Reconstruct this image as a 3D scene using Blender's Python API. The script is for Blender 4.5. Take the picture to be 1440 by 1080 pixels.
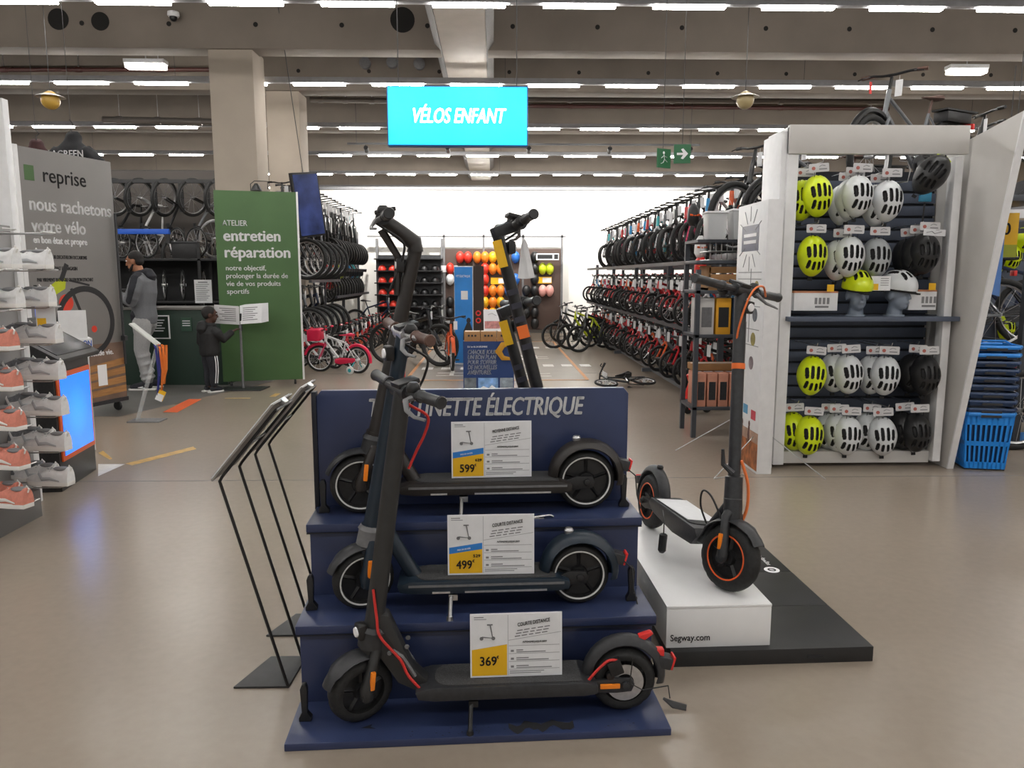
import bpy, bmesh, math, random
from mathutils import Vector, Matrix, Euler
random.seed(7)
R = math.radians
PI = math.pi
scn = bpy.context.scene
for o in list(bpy.data.objects): bpy.data.objects.remove(o)
COL = scn.collection
# ---------------------------------------------------------------- camera, world, exposure
CAM_H, PITCH, YAW, FPX = 1.45, R(8.05), R(-1.38), 1080.0
cd = bpy.data.cameras.new('camera'); cam = bpy.data.objects.new('camera', cd); COL.objects.link(cam)
cd.sensor_width = 36.0; cd.lens = 36.0 * FPX / 1440.0; cd.clip_start = 0.05; cd.clip_end = 200
cam.location = (0, 0, CAM_H); cam.rotation_euler = (PI/2 - PITCH, 0, YAW)
scn.camera = cam
w = bpy.data.worlds.new('world'); scn.world = w; w.use_nodes = True
w.node_tree.nodes['Background'].inputs[0].default_value = (1.0, 0.97, 0.93, 1)
w.node_tree.nodes['Background'].inputs[1].default_value = 0.3
scn.view_settings.view_transform = 'Standard'
scn.view_settings.look = 'None'
scn.view_settings.gamma = 1.0
scn.view_settings.use_curve_mapping = False
scn.view_settings.exposure = 0.72
LED = 36.0            # strength of the ceiling LED battens
# ---------------------------------------------------------------- pixel helper (1440x1080 frame -> world)
_M = cam.rotation_euler.to_matrix()
def ray(px, py): return _M @ Vector(((px-720)/FPX, -(py-540)/FPX, -1.0))
def onY(px, py, Y):
    d = ray(px, py); t = Y/d.y; return Vector((d.x*t, Y, CAM_H + d.z*t))
def onZ(px, py, Z=0.0):
    d = ray(px, py); t = (Z-CAM_H)/d.z; return Vector((d.x*t, d.y*t, Z))
# ---------------------------------------------------------------- materials
MATS = {}
def mat(name, col, rough=.5, metal=0., noise=0., scale=20., emit=0., bump=0., alpha=1., trans=0., coat=0., spec=.5, stretch=None):
    if name in MATS: return MATS[name]
    m = bpy.data.materials.new(name); m.use_nodes = True; MATS[name] = m
    nt = m.node_tree; b = nt.nodes['Principled BSDF']
    c = (col[0], col[1], col[2], 1)
    b.inputs['Base Color'].default_value = c
    b.inputs['Roughness'].default_value = rough
    b.inputs['Metallic'].default_value = metal
    b.inputs['Specular IOR Level'].default_value = spec
    if coat: b.inputs['Coat Weight'].default_value = coat
    if emit:
        b.inputs['Emission Color'].default_value = c; b.inputs['Emission Strength'].default_value = emit
    if alpha < 1: b.inputs['Alpha'].default_value = alpha
    if trans: b.inputs['Transmission Weight'].default_value = trans
    if noise or bump:
        tc = nt.nodes.new('ShaderNodeTexCoord'); n = nt.nodes.new('ShaderNodeTexNoise')
        n.inputs['Scale'].default_value = scale; n.inputs['Detail'].default_value = 5
        if stretch:
            mp = nt.nodes.new('ShaderNodeMapping'); mp.inputs['Scale'].default_value = stretch
            nt.links.new(tc.outputs['Object'], mp.inputs['Vector']); nt.links.new(mp.outputs['Vector'], n.inputs['Vector'])
        else: nt.links.new(tc.outputs['Object'], n.inputs['Vector'])
        if noise:
            r = nt.nodes.new('ShaderNodeValToRGB')
            r.color_ramp.elements[0].position = .3; r.color_ramp.elements[1].position = .7
            r.color_ramp.elements[0].color = tuple(max(0, x*(1-noise)) for x in col) + (1,)
            r.color_ramp.elements[1].color = tuple(min(1, x*(1+noise)) for x in col) + (1,)
            nt.links.new(n.outputs['Fac'], r.inputs['Fac']); nt.links.new(r.outputs['Color'], b.inputs['Base Color'])
        if bump:
            bp = nt.nodes.new('ShaderNodeBump'); bp.inputs['Strength'].default_value = bump; bp.inputs['Distance'].default_value = .01
            nt.links.new(n.outputs['Fac'], bp.inputs['Height']); nt.links.new(bp.outputs['Normal'], b.inputs['Normal'])
    return m
def srgb(h):
    h = h.lstrip('#'); v = [int(h[i:i+2], 16)/255 for i in (0, 2, 4)]
    return tuple((x/12.92 if x <= .04045 else ((x+.055)/1.055)**2.4) for x in v)
BLACK = mat('black_plastic', (.014, .014, .015), .42, noise=.3, scale=60)
RUBBER = mat('tyre_rubber', (.016, .016, .016), .7, noise=.3, scale=80, bump=.15)
DKGREY = mat('graphite_paint', (.03, .031, .034), .42, noise=.2, scale=50)
MIDGREY = mat('mid_grey', (.16, .16, .165), .5, noise=.15, scale=40)
STEEL = mat('steel', (.5, .5, .5), .32, 1., noise=.1, scale=60)
ALU = mat('brushed_aluminium', (.62, .62, .63), .38, .9, noise=.1, scale=60)
WHITE = mat('white_laminate', (.74, .74, .745), .4, noise=.04, scale=15)
PAPER = mat('white_paper', (.76, .765, .78), .55, noise=.03, scale=30)
INK = mat('black_ink', (.02, .02, .022), .6)
INKG = mat('grey_ink', (.22, .22, .23), .6)
YELLOW = mat('price_yellow', srgb('#E8B416'), .5, noise=.05, scale=10)
BLUEINK = mat('blue_ink', srgb('#2C7FD0'), .5)
ORANGE = mat('reflector_orange', (1., .27, .02), .3)
REDP = mat('red_plastic', (.75, .035, .03), .38, noise=.1, scale=30)
NAVY = mat('navy_paint', srgb('#313B5C'), .29, noise=.16, scale=5, bump=.02)
WIRE = mat('dark_wire', (.05, .05, .05), .6)
WHITEP = mat('white_print', (.92, .92, .93), .5)
# ---------------------------------------------------------------- mesh builder
class MB:
    def __init__(s): s.v = []; s.f = []; s.mi = []; s.cur = 0
    def add(s, vs, fs):
        o = len(s.v); s.v += [tuple(x) for x in vs]; s.f += [tuple(i+o for i in f) for f in fs]; s.mi += [s.cur]*len(fs); return s
    def box(s, c, d, rot=None):
        c = Vector(c); m = Euler(rot).to_matrix() if rot else None; vs = []
        for z in (-.5, .5):
            for y in (-.5, .5):
                for x in (-.5, .5):
                    p = Vector((x*d[0], y*d[1], z*d[2])); vs.append(c + (m @ p if m else p))
        return s.add(vs, [(0,2,3,1), (4,5,7,6), (0,1,5,4), (2,6,7,3), (0,4,6,2), (1,3,7,5)])
    def bx(s, a, b): return s.box([(a[i]+b[i])/2 for i in range(3)], [abs(b[i]-a[i]) for i in range(3)])
    def tube(s, pts, r, seg=8, cap=True, flat=None, up=None):
        """sweep; r number or list; flat = scale of the second cross-section axis"""
        P = [Vector(p) for p in pts]; n = len(P); rs = r if isinstance(r, (list, tuple)) else [r]*n
        vs = []; prev = None
        for i in range(n):
            t = (P[min(i+1, n-1)] - P[max(i-1, 0)])
            if t.length < 1e-9: t = Vector((0, 0, 1))
            t.normalize()
            if prev is None:
                u = Vector(up) if up else (Vector((0, 0, 1)) if abs(t.z) < .9 else Vector((1, 0, 0)))
            else: u = prev
            a = (u - t*u.dot(t)); a.normalize(); prev = a; b = t.cross(a)
            for k in range(seg):
                th = 2*PI*(k+.5)/seg
                vs.append(P[i] + a*math.cos(th)*rs[i]*(flat if flat else 1) + b*math.sin(th)*rs[i])
        fs = []
        for i in range(n-1):
            for k in range(seg):
                k2 = (k+1) % seg
                fs.append((i*seg+k, i*seg+k2, (i+1)*seg+k2, (i+1)*seg+k))
        if cap: fs.append(tuple(range(seg-1, -1, -1))); fs.append(tuple((n-1)*seg+k for k in range(seg)))
        return s.add(vs, fs)
    def cyl(s, a, b, r, seg=12, r2=None): return s.tube([a, b], [r, r if r2 is None else r2], seg)
    def torus(s, c, ax, Rm, r, n=32, seg=8, flat=1., a0=0, a1=2*PI, start=None):
        c = Vector(c); ax = Vector(ax).normalized()
        u = Vector(start) if start else (Vector((1, 0, 0)) if abs(ax.x) < .9 else Vector((0, 1, 0)))
        u = (u - ax*u.dot(ax)).normalized(); w_ = ax.cross(u)
        full = abs(a1-a0-2*PI) < 1e-6; m = n if full else n+1; vs = []; fs = []
        for i in range(m):
            th = a0 + (a1-a0)*i/n; d = u*math.cos(th) + w_*math.sin(th)
            for k in range(seg):
                ph = 2*PI*k/seg; vs.append(c + d*(Rm + r*math.cos(ph)) + ax*(r*flat*math.sin(ph)))
        for i in range(n):
            i2 = (i+1) % m if full else i+1
            for k in range(seg):
                k2 = (k+1) % seg; fs.append((i*seg+k, i2*seg+k, i2*seg+k2, i*seg+k2))
        if not full: fs.append(tuple(range(seg))); fs.append(tuple(n*seg+k for k in range(seg-1, -1, -1)))
        return s.add(vs, fs)
    def lathe(s, prof, c=(0,0,0), ax='z', n=20, cap=True):
        vs = []; fs = []; c = Vector(c)
        for (r, h) in prof:
            for k in range(n):
                th = 2*PI*k/n; x, y = r*math.cos(th), r*math.sin(th)
                vs.append(c + Vector({'z': (x, y, h), 'y': (x, h, y), 'x': (h, x, y)}[ax]))
        for i in range(len(prof)-1):
            for k in range(n):
                k2 = (k+1) % n; fs.append((i*n+k, i*n+k2, (i+1)*n+k2, (i+1)*n+k))
        if cap: fs.append(tuple(range(n))); fs.append(tuple((len(prof)-1)*n+k for k in range(n)))
        return s.add(vs, fs)
    def prism(s, poly, t0, t1, plane='xz'):
        """2-D polygon extruded along the remaining axis"""
        f = {'xz': lambda a, b, t: (a, t, b), 'xy': lambda a, b, t: (a, b, t), 'yz': lambda a, b, t: (t, a, b)}[plane]
        n = len(poly); vs = [f(a, b, t0) for a, b in poly] + [f(a, b, t1) for a, b in poly]
        return s.add(vs, [tuple(range(n)), tuple(range(2*n-1, n-1, -1))] + [(i, (i+1) % n, n+(i+1) % n, n+i) for i in range(n)])
    def ell(s, c, r, rot=None, n=14, m=9):
        c = Vector(c); M_ = Euler(rot).to_matrix() if rot else None; vs = []; fs = []
        r = r if isinstance(r, (list, tuple)) else (r, r, r)
        for i in range(m+1):
            th = PI*i/m
            for k in range(n):
                ph = 2*PI*k/n
                p = Vector((r[0]*math.sin(th)*math.cos(ph), r[1]*math.sin(th)*math.sin(ph), r[2]*math.cos(th)))
                vs.append(c + (M_ @ p if M_ else p))
        for i in range(m):
            for k in range(n):
                k2 = (k+1) % n; fs.append((i*n+k, (i+1)*n+k, (i+1)*n+k2, i*n+k2))
        return s.add(vs, fs)
    def mesh(s, name, mats, bevel=0, smooth=35, seg=2):
        me = bpy.data.meshes.new(name); me.from_pydata(s.v, [], s.f)
        if not isinstance(mats, (list, tuple)): mats = [mats]
        for m in mats: me.materials.append(m)
        if len(mats) > 1: me.polygons.foreach_set('material_index', s.mi)
        bm = bmesh.new(); bm.from_mesh(me)
        bmesh.ops.remove_doubles(bm, verts=bm.verts, dist=1e-6)
        bmesh.ops.recalc_face_normals(bm, faces=bm.faces)
        if bevel:
            es = [e for e in bm.edges if len(e.link_faces) == 2 and e.calc_face_angle(0) > .6]
            bmesh.ops.bevel(bm, geom=es, offset=bevel, segments=seg, affect='EDGES', profile=.6, clamp_overlap=True)
        bm.to_mesh(me); bm.free()
        if smooth:
            me.polygons.foreach_set('use_smooth', [True]*len(me.polygons))
            me.set_sharp_from_angle(angle=R(smooth))
        me.update(); return me
    def build(s, name, mats, parent=None, bevel=0, smooth=35, loc=None, rot=None, seg=2):
        return obj(name, s.mesh(name, mats, bevel, smooth, seg), parent, loc, rot)
def obj(name, me, parent=None, loc=None, rot=None):
    o = bpy.data.objects.new(name, me); COL.objects.link(o)
    if parent: o.parent = parent
    if loc is not None: o.location = loc
    if rot is not None: o.rotation_euler = rot
    return o
def tag(o, label, cat, group=None):
    o['label'] = label; o['category'] = cat
    if group: o['group'] = group
    return o
def thing(name, label, cat, loc=(0,0,0), rz=0., group=None, rot=None):
    o = bpy.data.objects.new(name, None); COL.objects.link(o); o.empty_display_size = .05
    o.location = loc; o.rotation_euler = rot if rot else (0, 0, rz)
    return tag(o, label, cat, group)
def struct(o, label=None):
    o['kind'] = 'structure'
    if label: o['label'] = label
    return o
def stuff(o): o['kind'] = 'stuff'; return o
KIDS = {}
def dup(root, label=None, loc=None, rz=None, group=None, rot=None):
    """copy of a thing with copies of its parts and sub-parts (mesh data shared)"""
    def cp(o, parent):
        c = o.copy(); COL.objects.link(c); c.parent = parent
        for ch in o.children: cp(ch, c)
        return c
    c = cp(root, None)
    if loc is not None: c.location = loc
    if rz is not None: c.rotation_euler = (0, 0, rz)
    if rot is not None: c.rotation_euler = rot
    if label: c['label'] = label
    if group: c['group'] = group
    return c
def spl(pts, n=6):
    """smooth curve through the points"""
    P = [Vector(p) for p in pts]; out = []
    for i in range(len(P)-1):
        a, b, c, d = P[max(i-1, 0)], P[i], P[i+1], P[min(i+2, len(P)-1)]
        for k in range(n):
            t = k/n; out.append(.5*((2*b) + (c-a)*t + (2*a-5*b+4*c-d)*t*t + (3*b-a-3*c+d)*t**3))
    return out + [P[-1]]
class Proto:
    """first use hands out the original, later uses hand out copies"""
    def __init__(s, make): s.make = make; s.root = None
    def put(s, label, loc, rz=0, group=None, rot=None, cat=None):
        if s.root is None:
            s.root = o = s.make(); o.location = loc; o.rotation_euler = rot if rot else (0, 0, rz)
            o['label'] = label
            if group: o['group'] = group
        else: o = dup(s.root, label, loc, rz, group, rot)
        if cat: o['category'] = cat
        return o
ORD = ['first','second','third','fourth','fifth','sixth','seventh','eighth','ninth','tenth','eleventh','twelfth','thirteenth','fourteenth','fifteenth','sixteenth','seventeenth','eighteenth','nineteenth','twentieth']
def nth(i):
    if i < 20: return ORD[i]
    k = i+1; return f"{k}{'th' if k % 100 in (11,12,13) else {1:'st',2:'nd',3:'rd'}.get(k % 10,'th')}"
def text(body, size, name='lettering', m=None, parent=None, loc=(0,0,0), rot=(PI/2,0,0), shear=0., bold=0., ext=.0008, align='LEFT', sx=1., spacing=1., lspace=1., fit=None):
    c = bpy.data.curves.new(name, 'FONT'); c.body = body; c.size = size; c.shear = shear; c.extrude = ext
    c.align_x = align; c.align_y = 'TOP_BASELINE'; c.space_character = spacing; c.space_line = lspace
    c.resolution_u = 3
    t = bpy.data.objects.new(name, c); COL.objects.link(t)
    bpy.context.view_layer.update()
    me = bpy.data.meshes.new_from_object(t.evaluated_get(bpy.context.evaluated_depsgraph_get()))
    bpy.data.objects.remove(t); me.name = name
    if fit:
        xs = [v.co.x for v in me.vertices]; wd = max(xs)-min(xs); sx = fit/wd if wd > 0 else 1
    for v in me.vertices: v.co.x *= sx
    if bold:      # heavier strokes: the outline repeated a hair to each side
        bm = bmesh.new(); bm.from_mesh(me); g0 = bm.verts[:] + bm.edges[:] + bm.faces[:]
        for dx, dy in ((1, 0), (-1, 0), (0, .6), (0, -.6)):
            d = bmesh.ops.duplicate(bm, geom=g0)
            for v in d['geom']:
                if isinstance(v, bmesh.types.BMVert): v.co.x += dx*bold; v.co.y += dy*bold
        bm.to_mesh(me); bm.free()
    me.materials.clear(); me.materials.append(m or INK)
    return obj(name, me, parent, loc, rot)
def remeshed(name, mb, m, parent=None, voxel=.012, smooth=6):
    """fuse overlapping shapes into one continuous skin"""
    o = mb.build('tmp', m, None, smooth=0)
    r = o.modifiers.new('r', 'REMESH'); r.mode = 'VOXEL'; r.voxel_size = voxel
    s = o.modifiers.new('s', 'SMOOTH'); s.iterations = smooth; s.factor = .5
    bpy.context.view_layer.update()
    me = bpy.data.meshes.new_from_object(o.evaluated_get(bpy.context.evaluated_depsgraph_get()))
    bpy.data.objects.remove(o); me.name = name
    me.polygons.foreach_set('use_smooth', [True]*len(me.polygons))
    me.materials.clear(); me.materials.append(m)
    return obj(name, me, parent)
# ================================================================ THE SETTING
def floor_mat():
    m = bpy.data.materials.new('polished_concrete'); m.use_nodes = True; nt = m.node_tree; b = nt.nodes['Principled BSDF']
    tc = nt.nodes.new('ShaderNodeTexCoord'); n1 = nt.nodes.new('ShaderNodeTexNoise'); n2 = nt.nodes.new('ShaderNodeTexNoise')
    n1.inputs['Scale'].default_value = .55; n1.inputs['Detail'].default_value = 3; n2.inputs['Scale'].default_value = 24; n2.inputs['Detail'].default_value = 6
    nt.links.new(tc.outputs['Object'], n1.inputs['Vector']); nt.links.new(tc.outputs['Object'], n2.inputs['Vector'])
    mx = nt.nodes.new('ShaderNodeMix'); mx.data_type = 'FLOAT'; mx.inputs[0].default_value = .3
    nt.links.new(n1.outputs['Fac'], mx.inputs[2]); nt.links.new(n2.outputs['Fac'], mx.inputs[3])
    r = nt.nodes.new('ShaderNodeValToRGB'); r.color_ramp.elements[0].position = .2; r.color_ramp.elements[1].position = .8
    r.color_ramp.elements[0].color = srgb('#8D8174') + (1,); r.color_ramp.elements[1].color = srgb('#A19486') + (1,)
    nt.links.new(mx.outputs[0], r.inputs['Fac']); nt.links.new(r.outputs['Color'], b.inputs['Base Color'])
    b.inputs['Roughness'].default_value = .25
    return m
FLOOR = floor_mat()
CONC = mat('beam_concrete', srgb('#786F65'), .8, noise=.12, scale=1.2, bump=.1)
CONCL = mat('column_concrete', srgb('#A89D90'), .8, noise=.06, scale=2)
SLAB = mat('ceiling_slab', srgb('#524C46'), .9, noise=.15, scale=1.)
WALLW = mat('white_wall_paint', srgb('#EDEAE4'), .7, noise=.02, scale=2)
WALLB = mat('far_beige_wall', srgb('#A39888'), .85, noise=.08, scale=.8)
GREYW = mat('dark_grey_wall', srgb('#57524E'), .85, noise=.08, scale=1.)
JOINT = mat('joint_sealant', (.16, .145, .13), .8)
struct(MB().bx((-15, -8, -.2), (17, 36, 0)).build('floor', FLOOR, smooth=0), 'polished beige concrete floor of the shop')
fl = bpy.data.objects['floor']
j = MB()
for Y in (5.38, 11.4, 17.4): j.bx((-15, Y-.004, 0), (17, Y+.004, .0012))
for X in (-4.2, 5.4): j.bx((X-.004, -8, 0), (X+.004, 17.5, .0012))
j.build('expansion_joint', JOINT, fl, smooth=0)
struct(MB().bx((-15, -8, 5.9), (17, 36, 6.1)).build('ceiling', SLAB, smooth=0), 'dark concrete ceiling slab above the beams')
struct(MB().bx((-15, 35, 0), (17, 35.2, 5.9)).build('wall_far', WALLB, smooth=0), 'beige concrete wall far behind the white partition')
struct(MB().bx((-15.2, -8, 0), (-15, 36, 5.9)).build('wall_left', GREYW, smooth=0), 'dark grey side wall of the hall at left')
struct(MB().bx((17, -8, 0), (17.2, 36, 5.9)).build('wall_right', WALLB, smooth=0), 'beige side wall of the hall at right')
wb = struct(MB().bx((-5.2, 19.6, 0), (8.5, 19.75, 3.55)).build('wall_back', WALLW, smooth=0), 'white partition wall behind the helmet shelves')
MB().bx((-5.2, 19.56, 3.55), (8.5, 19.8, 3.62)).build('cap_rail', MIDGREY, wb)
# workshop wall (dark) at the left
wl = struct(MB().bx((-13, 14.6, 0), (-4.75, 14.75, 3.35)).build('wall_workshop', GREYW, smooth=0), 'dark grey workshop wall behind the hung bikes')
# transverse concrete beams
HOLE = mat('beam_hole', (.012, .011, .01), .95)
for i, (Y, zb, dep) in enumerate(((12.0, 4.76, .42), (14.5, 4.74, .42), (18.2, 4.72, .4), (21.4, 4.7, .4), (25.2, 4.68, .4), (29.2, 4.6, .4))):
    b = struct(MB().bx((-15, Y, zb), (17, Y+dep, 5.9)).build('beam_%d' % (i+1), CONC, bevel=.02), 'deep precast concrete beam running across the ceiling')
    if i < 2:
        for k in range(-9, 13): MB().cyl((k*1.26+.3, Y+.012, zb+.34), (k*1.26+.3, Y-.004, zb+.34), .035, 14).build('bolt_hole', HOLE, b)
    if i == 0:
        for (px, py, r) in ((82, 27, .15), (141, 30, .13), (566, 28, .18)):
            c = onY(px, py, Y); MB().cyl((c.x, Y+.02, c.z), (c.x, Y-.006, c.z), r, 24).build('duct_opening', HOLE, b)
    if i == 1:
        for (px, py, r) in ((514, 90, .1), (552, 89, .1), (590, 91, .1)):
            c = onY(px, py, Y); q = MB(); q.lathe([(r, 0), (r, -.1), (r*.7, -.12)], (c.x, Y, c.z), 'y', 18); q.build('round_vent', MIDGREY, b)
# columns
for i, (x0, x1, Y, zt) in enumerate(((-4.22, -3.56, 12.05, 4.8), (-4.1, -3.5, 14.55, 4.76))):
    q = MB(); q.bx((x0, Y, 0), (x1, Y+.6, zt)); struct(q.build('column_%d' % (i+1), CONCL, bevel=.03), 'square concrete column below the beams, %s of the pair' % ('nearer', 'farther')[i])
# longitudinal perforated metal duct running into the depth, centre
DUCTW = mat('duct_white', srgb('#C9C2B8'), .55, noise=.05, scale=4); PERF = mat('perforated_side', (.16, .15, .145), .6, noise=.5, scale=160)
dt = thing('ventilation_duct', 'long pale ceiling duct with perforated sides receding above the blue sign', 'duct', (-.42, 7.6, 4.9))
MB().bx((-.33, 0, -.16), (.33, 20, .25)).build('duct_body', DUCTW, dt, bevel=.02)
for s in (-1, 1): MB().prism([(s*.33, -.16), (s*.44, -.05), (s*.44, .25), (s*.33, .25)], 0, 20).build('perforated_side', PERF, dt)
for k in range(5): MB().bx((-.35, 2+k*4, -.175), (.35, 2.08+k*4, -.16)).build('clamp_band', MIDGREY, dt)
q = MB(); q.torus((0, 1.0, -.165), (0, 0, 1), .3, .012, 32, 6); q.build('rim_ring', MIDGREY, dt)
# LED lighting rails
LEDM = mat('led_batten', (1., .97, .93), .4, emit=LED); RAIL = mat('rail_grey', (.25, .25, .26), .5, noise=.1, scale=10)
seg_me = None; rail_me = None
for k in range(-3, 7):
    Y = 9.12 + 3.66*k
    rl = thing('light_rail', 'grey ceiling light rail with white LED battens, %s row counted from the top edge' % (nth(k) if k >= 0 else ('nearest overhead', 'middle overhead', 'rearmost overhead')[-k-1]), 'light', (0, Y, 4.45), group='rows of ceiling light rails')
    if rail_me is None:
        q = MB(); q.bx((-13.5, -.05, .012), (15, .05, .1)); rail_me = q.mesh('rail', RAIL, .008)
        q = MB(); q.bx((0, -.04, -.022), (.815, .04, .012)); seg_me = q.mesh('led_batten', LEDM, .006)
    obj('rail', rail_me, rl)
    n0, n1 = (-10, 12)
    for s in range(n0, n1):
        x = -.67 + 1.24*s
        if k < 0 and s % 1: continue
        obj('led_batten', seg_me, rl, (x, 0, 0))
    for x in (-10, -5, 0.2, 5, 10):
        MB().cyl((x, 0, .1), (x, 0, 1.45 if k not in (99,) else .4), .004, 5).build('suspension_wire', WIRE, rl)
# spotlight track added to brighten the white partition; wash inferred, fixture not clearly seen
tk = thing('added_spotlight_track', 'added black ceiling track with spotlights to brighten the white back wall', 'light', (0.4, 17.55, 4.3))
MB().bx((-3.6, -.02, 0), (4.2, .02, .04)).build('track', BLACK, tk)
for k in range(5):
    x = -3.2 + 1.8*k; h = MB(); h.cyl((x, 0, -.06), (x, .13, -.12), .05, 14); h.cyl((x, 0, 0), (x, .02, -.07), .012, 6); c = h.build('added_spot_head', BLACK, tk)
    ld = bpy.data.lights.new('added_spot_lamp', 'SPOT'); ld.energy = 330; ld.spot_size = R(100); ld.spot_blend = .8; ld.shadow_soft_size = .05; ld.color = (1, .97, .92)
    lo = bpy.data.objects.new('added_spot_lamp', ld); COL.objects.link(lo); lo.parent = c; lo.location = (x, .16, -.135); lo.rotation_euler = (R(58), 0, 0)
for x in (-3.4, 4.0): MB().cyl((x, 0, .04), (x, 0, 1.6), .006, 5).build('suspension_wire', WIRE, tk)
# floor inlays and paint
MATG = mat('workshop_vinyl', srgb('#5C5A57'), .5, noise=.12, scale=3)
a, b_, c, d = onZ(168, 586), onZ(395, 545), onZ(330, 518), onZ(60, 545)
q = MB(); q.add([(a.x, a.y, .002), (-3.05, 10.6, .002), (-3.05, 14.6, .002), (-13, 14.6, .002), (-13, 9.0, .002)], [(0, 1, 2, 3, 4)])
struct(q.build('floor_workshop', MATG, smooth=0), 'dark grey vinyl floor of the repair workshop')
TRACK = mat('grey_track_vinyl', srgb('#7F776D'), .35, noise=.1, scale=3)
FO = mat('orange_floor_paint', srgb('#C98B52'), .5, noise=.15, scale=12); FW = mat('white_floor_paint', srgb('#DEDCD8'), .5, noise=.1, scale=20)
FOR = mat('orange_floor_tape', srgb('#E2622A'), .5)
tr = struct(MB().bx((-1.25, 10.6, 0), (1.32, 16.9, .003)).build('floor_track', TRACK, smooth=0), 'grey test-ride track painted on the floor')
for x in (-1.25, 1.29): MB().bx((x, 10.6, .003), (x+.05, 16.9, .0045)).build('orange_line', FO, tr, smooth=0)
for y in (10.6, 16.85): MB().bx((-1.25, y, .003), (1.34, y+.05, .0045)).build('orange_line', FO, tr, smooth=0)
q = MB(); q.bx((0, 0, 0), (.17, .3, .002)); zme = q.mesh('zebra_bar', FW, 0, 0)
for (x0, y0, n, dx, dy) in ((-1.12, 11.85, 4, .3, 0), (.5, 12.2, 4, .3, 0), (-.75, 14.5, 4, 0, .55), (.55, 14.9, 3, 0, .55), (-.9, 15.6, 2, .3, 0), (.75, 15.3, 2, .3, 0), (-.45, 11.6, 1, 0, .5), (.35, 13.2, 2, 0, .5)):
    for k in range(n): obj('zebra_bar', zme, tr, (x0+k*dx, y0+k*dy, .003))
q = MB()
for (x, y) in ((-.62, 11.1), (-.62, 12.5), (.62, 11.0), (.75, 13.4)):
    q.bx((x-.22, y, .003), (x+.22, y+.05, .0045)); q.bx((x-.22, y+.3, .003), (x+.22, y+.35, .0045)); q.bx((x-.03, y, .003), (x+.03, y+.6, .0045))
q.build('white_marking', FW, tr, smooth=0)
a, b_ = onZ(229, 580), onZ(281, 562)
q = MB(); q.add([(a.x, a.y, .004), (a.x+.16, a.y-.02, .004), (b_.x+.02, b_.y, .004), (b_.x-.14, b_.y+.03, .004)], [(0, 1, 2, 3)])
struct(q.build('floor_marking_1', FOR, smooth=0), 'orange tape strip on the floor by the workshop')
a, b_ = onZ(176, 652), onZ(272, 630)
FY = mat('faded_yellow_paint', srgb('#BF9A55'), .5, noise=.3, scale=20)
q = MB(); q.add([(a.x, a.y, .001), (a.x+.08, a.y-.06, .001), (b_.x+.04, b_.y-.04, .001), (b_.x-.02, b_.y+.05, .001)], [(0, 1, 2, 3)])
a, b_ = onZ(138, 637), onZ(158, 645); q.add([(a.x, a.y, .001), (b_.x, b_.y-.04, .001), (b_.x, b_.y, .001), (a.x, a.y+.08, .001)], [(0, 1, 2, 3)])
a = onZ(352, 560); q.bx((a.x-.3, a.y-.02, 0), (a.x, a.y+.02, .001)); a = onZ(388, 556); q.bx((a.x-.05, a.y-.1, 0), (a.x+.02, a.y+.15, .001))
struct(q.build('floor_marking_2', FY, smooth=0), 'faded yellow lines on the concrete')
q = MB(); p = [onZ(138, 653), onZ(176, 653), onZ(138, 670)]; q.add([(v.x, v.y, .002) for v in p], [(0, 1, 2)])
struct(q.build('floor_marking_3', FW, smooth=0), 'white triangular floor marking beside the kiosk')
# ================================================================ NAVY TIERED SCOOTER STAND
ST = Vector((-.043, 2.222, 0)); ST_RZ = R(2.6)
stM = Matrix.Translation(ST) @ Matrix.Rotation(ST_RZ, 4, 'Z')
def stp(x, y, z): return stM @ Vector((x, y, z))
stand = thing('scooter_display_stand', 'navy blue stepped wooden stand with white heading carrying three electric scooters', 'display stand', ST, ST_RZ)
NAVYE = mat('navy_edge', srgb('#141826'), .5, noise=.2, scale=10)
W = .605; TIER = [(.0, .025), (.215, .305), (.45, .575)]
for side in (1, -1):
    def Y(v): return v if side == 1 else 1.36 - v
    MB().bx((-W, Y(0), 0), (W, Y(.24), .025)).build('base_board', [NAVY], stand, bevel=.004)
    for (y, z0, z1) in ((.235, .025, .275), (.465, .3, .545)):
        MB().bx((-W+.01, Y(y), z0), (W-.01, Y(y+.018), z1)).build('riser_panel', NAVY, stand, bevel=.002)
    for (y0, y1, z) in ((.212, .475, .29), (.447, .68, .56)):
        MB().bx((-W, Y(y0), z-.015), (W, Y(y1), z+.015)).build('step_board', NAVY, stand, bevel=.004)
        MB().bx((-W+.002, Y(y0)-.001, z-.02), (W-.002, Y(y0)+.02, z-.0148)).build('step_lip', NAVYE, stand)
q = MB(); q.prism([(-W+.012, .575), (W-.012, .575), (W-.012, 1.0), (W-.03, 1.022), (-W+.03, 1.022), (-W+.012, 1.0)], .665, .695); q.build('back_panel', NAVY, stand, bevel=.003)
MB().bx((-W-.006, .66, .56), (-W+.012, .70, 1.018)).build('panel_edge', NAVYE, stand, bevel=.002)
for s in (-1, 1):
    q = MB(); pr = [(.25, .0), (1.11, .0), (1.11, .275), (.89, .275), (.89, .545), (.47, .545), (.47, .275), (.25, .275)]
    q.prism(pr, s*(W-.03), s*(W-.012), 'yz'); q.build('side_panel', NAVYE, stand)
text('TROTTINETTE ÉLECTRIQUE', .098, 'heading_lettering', WHITEP, stand, (-.405, .663, .922), shear=.22, bold=.0018, fit=.815)
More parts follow.
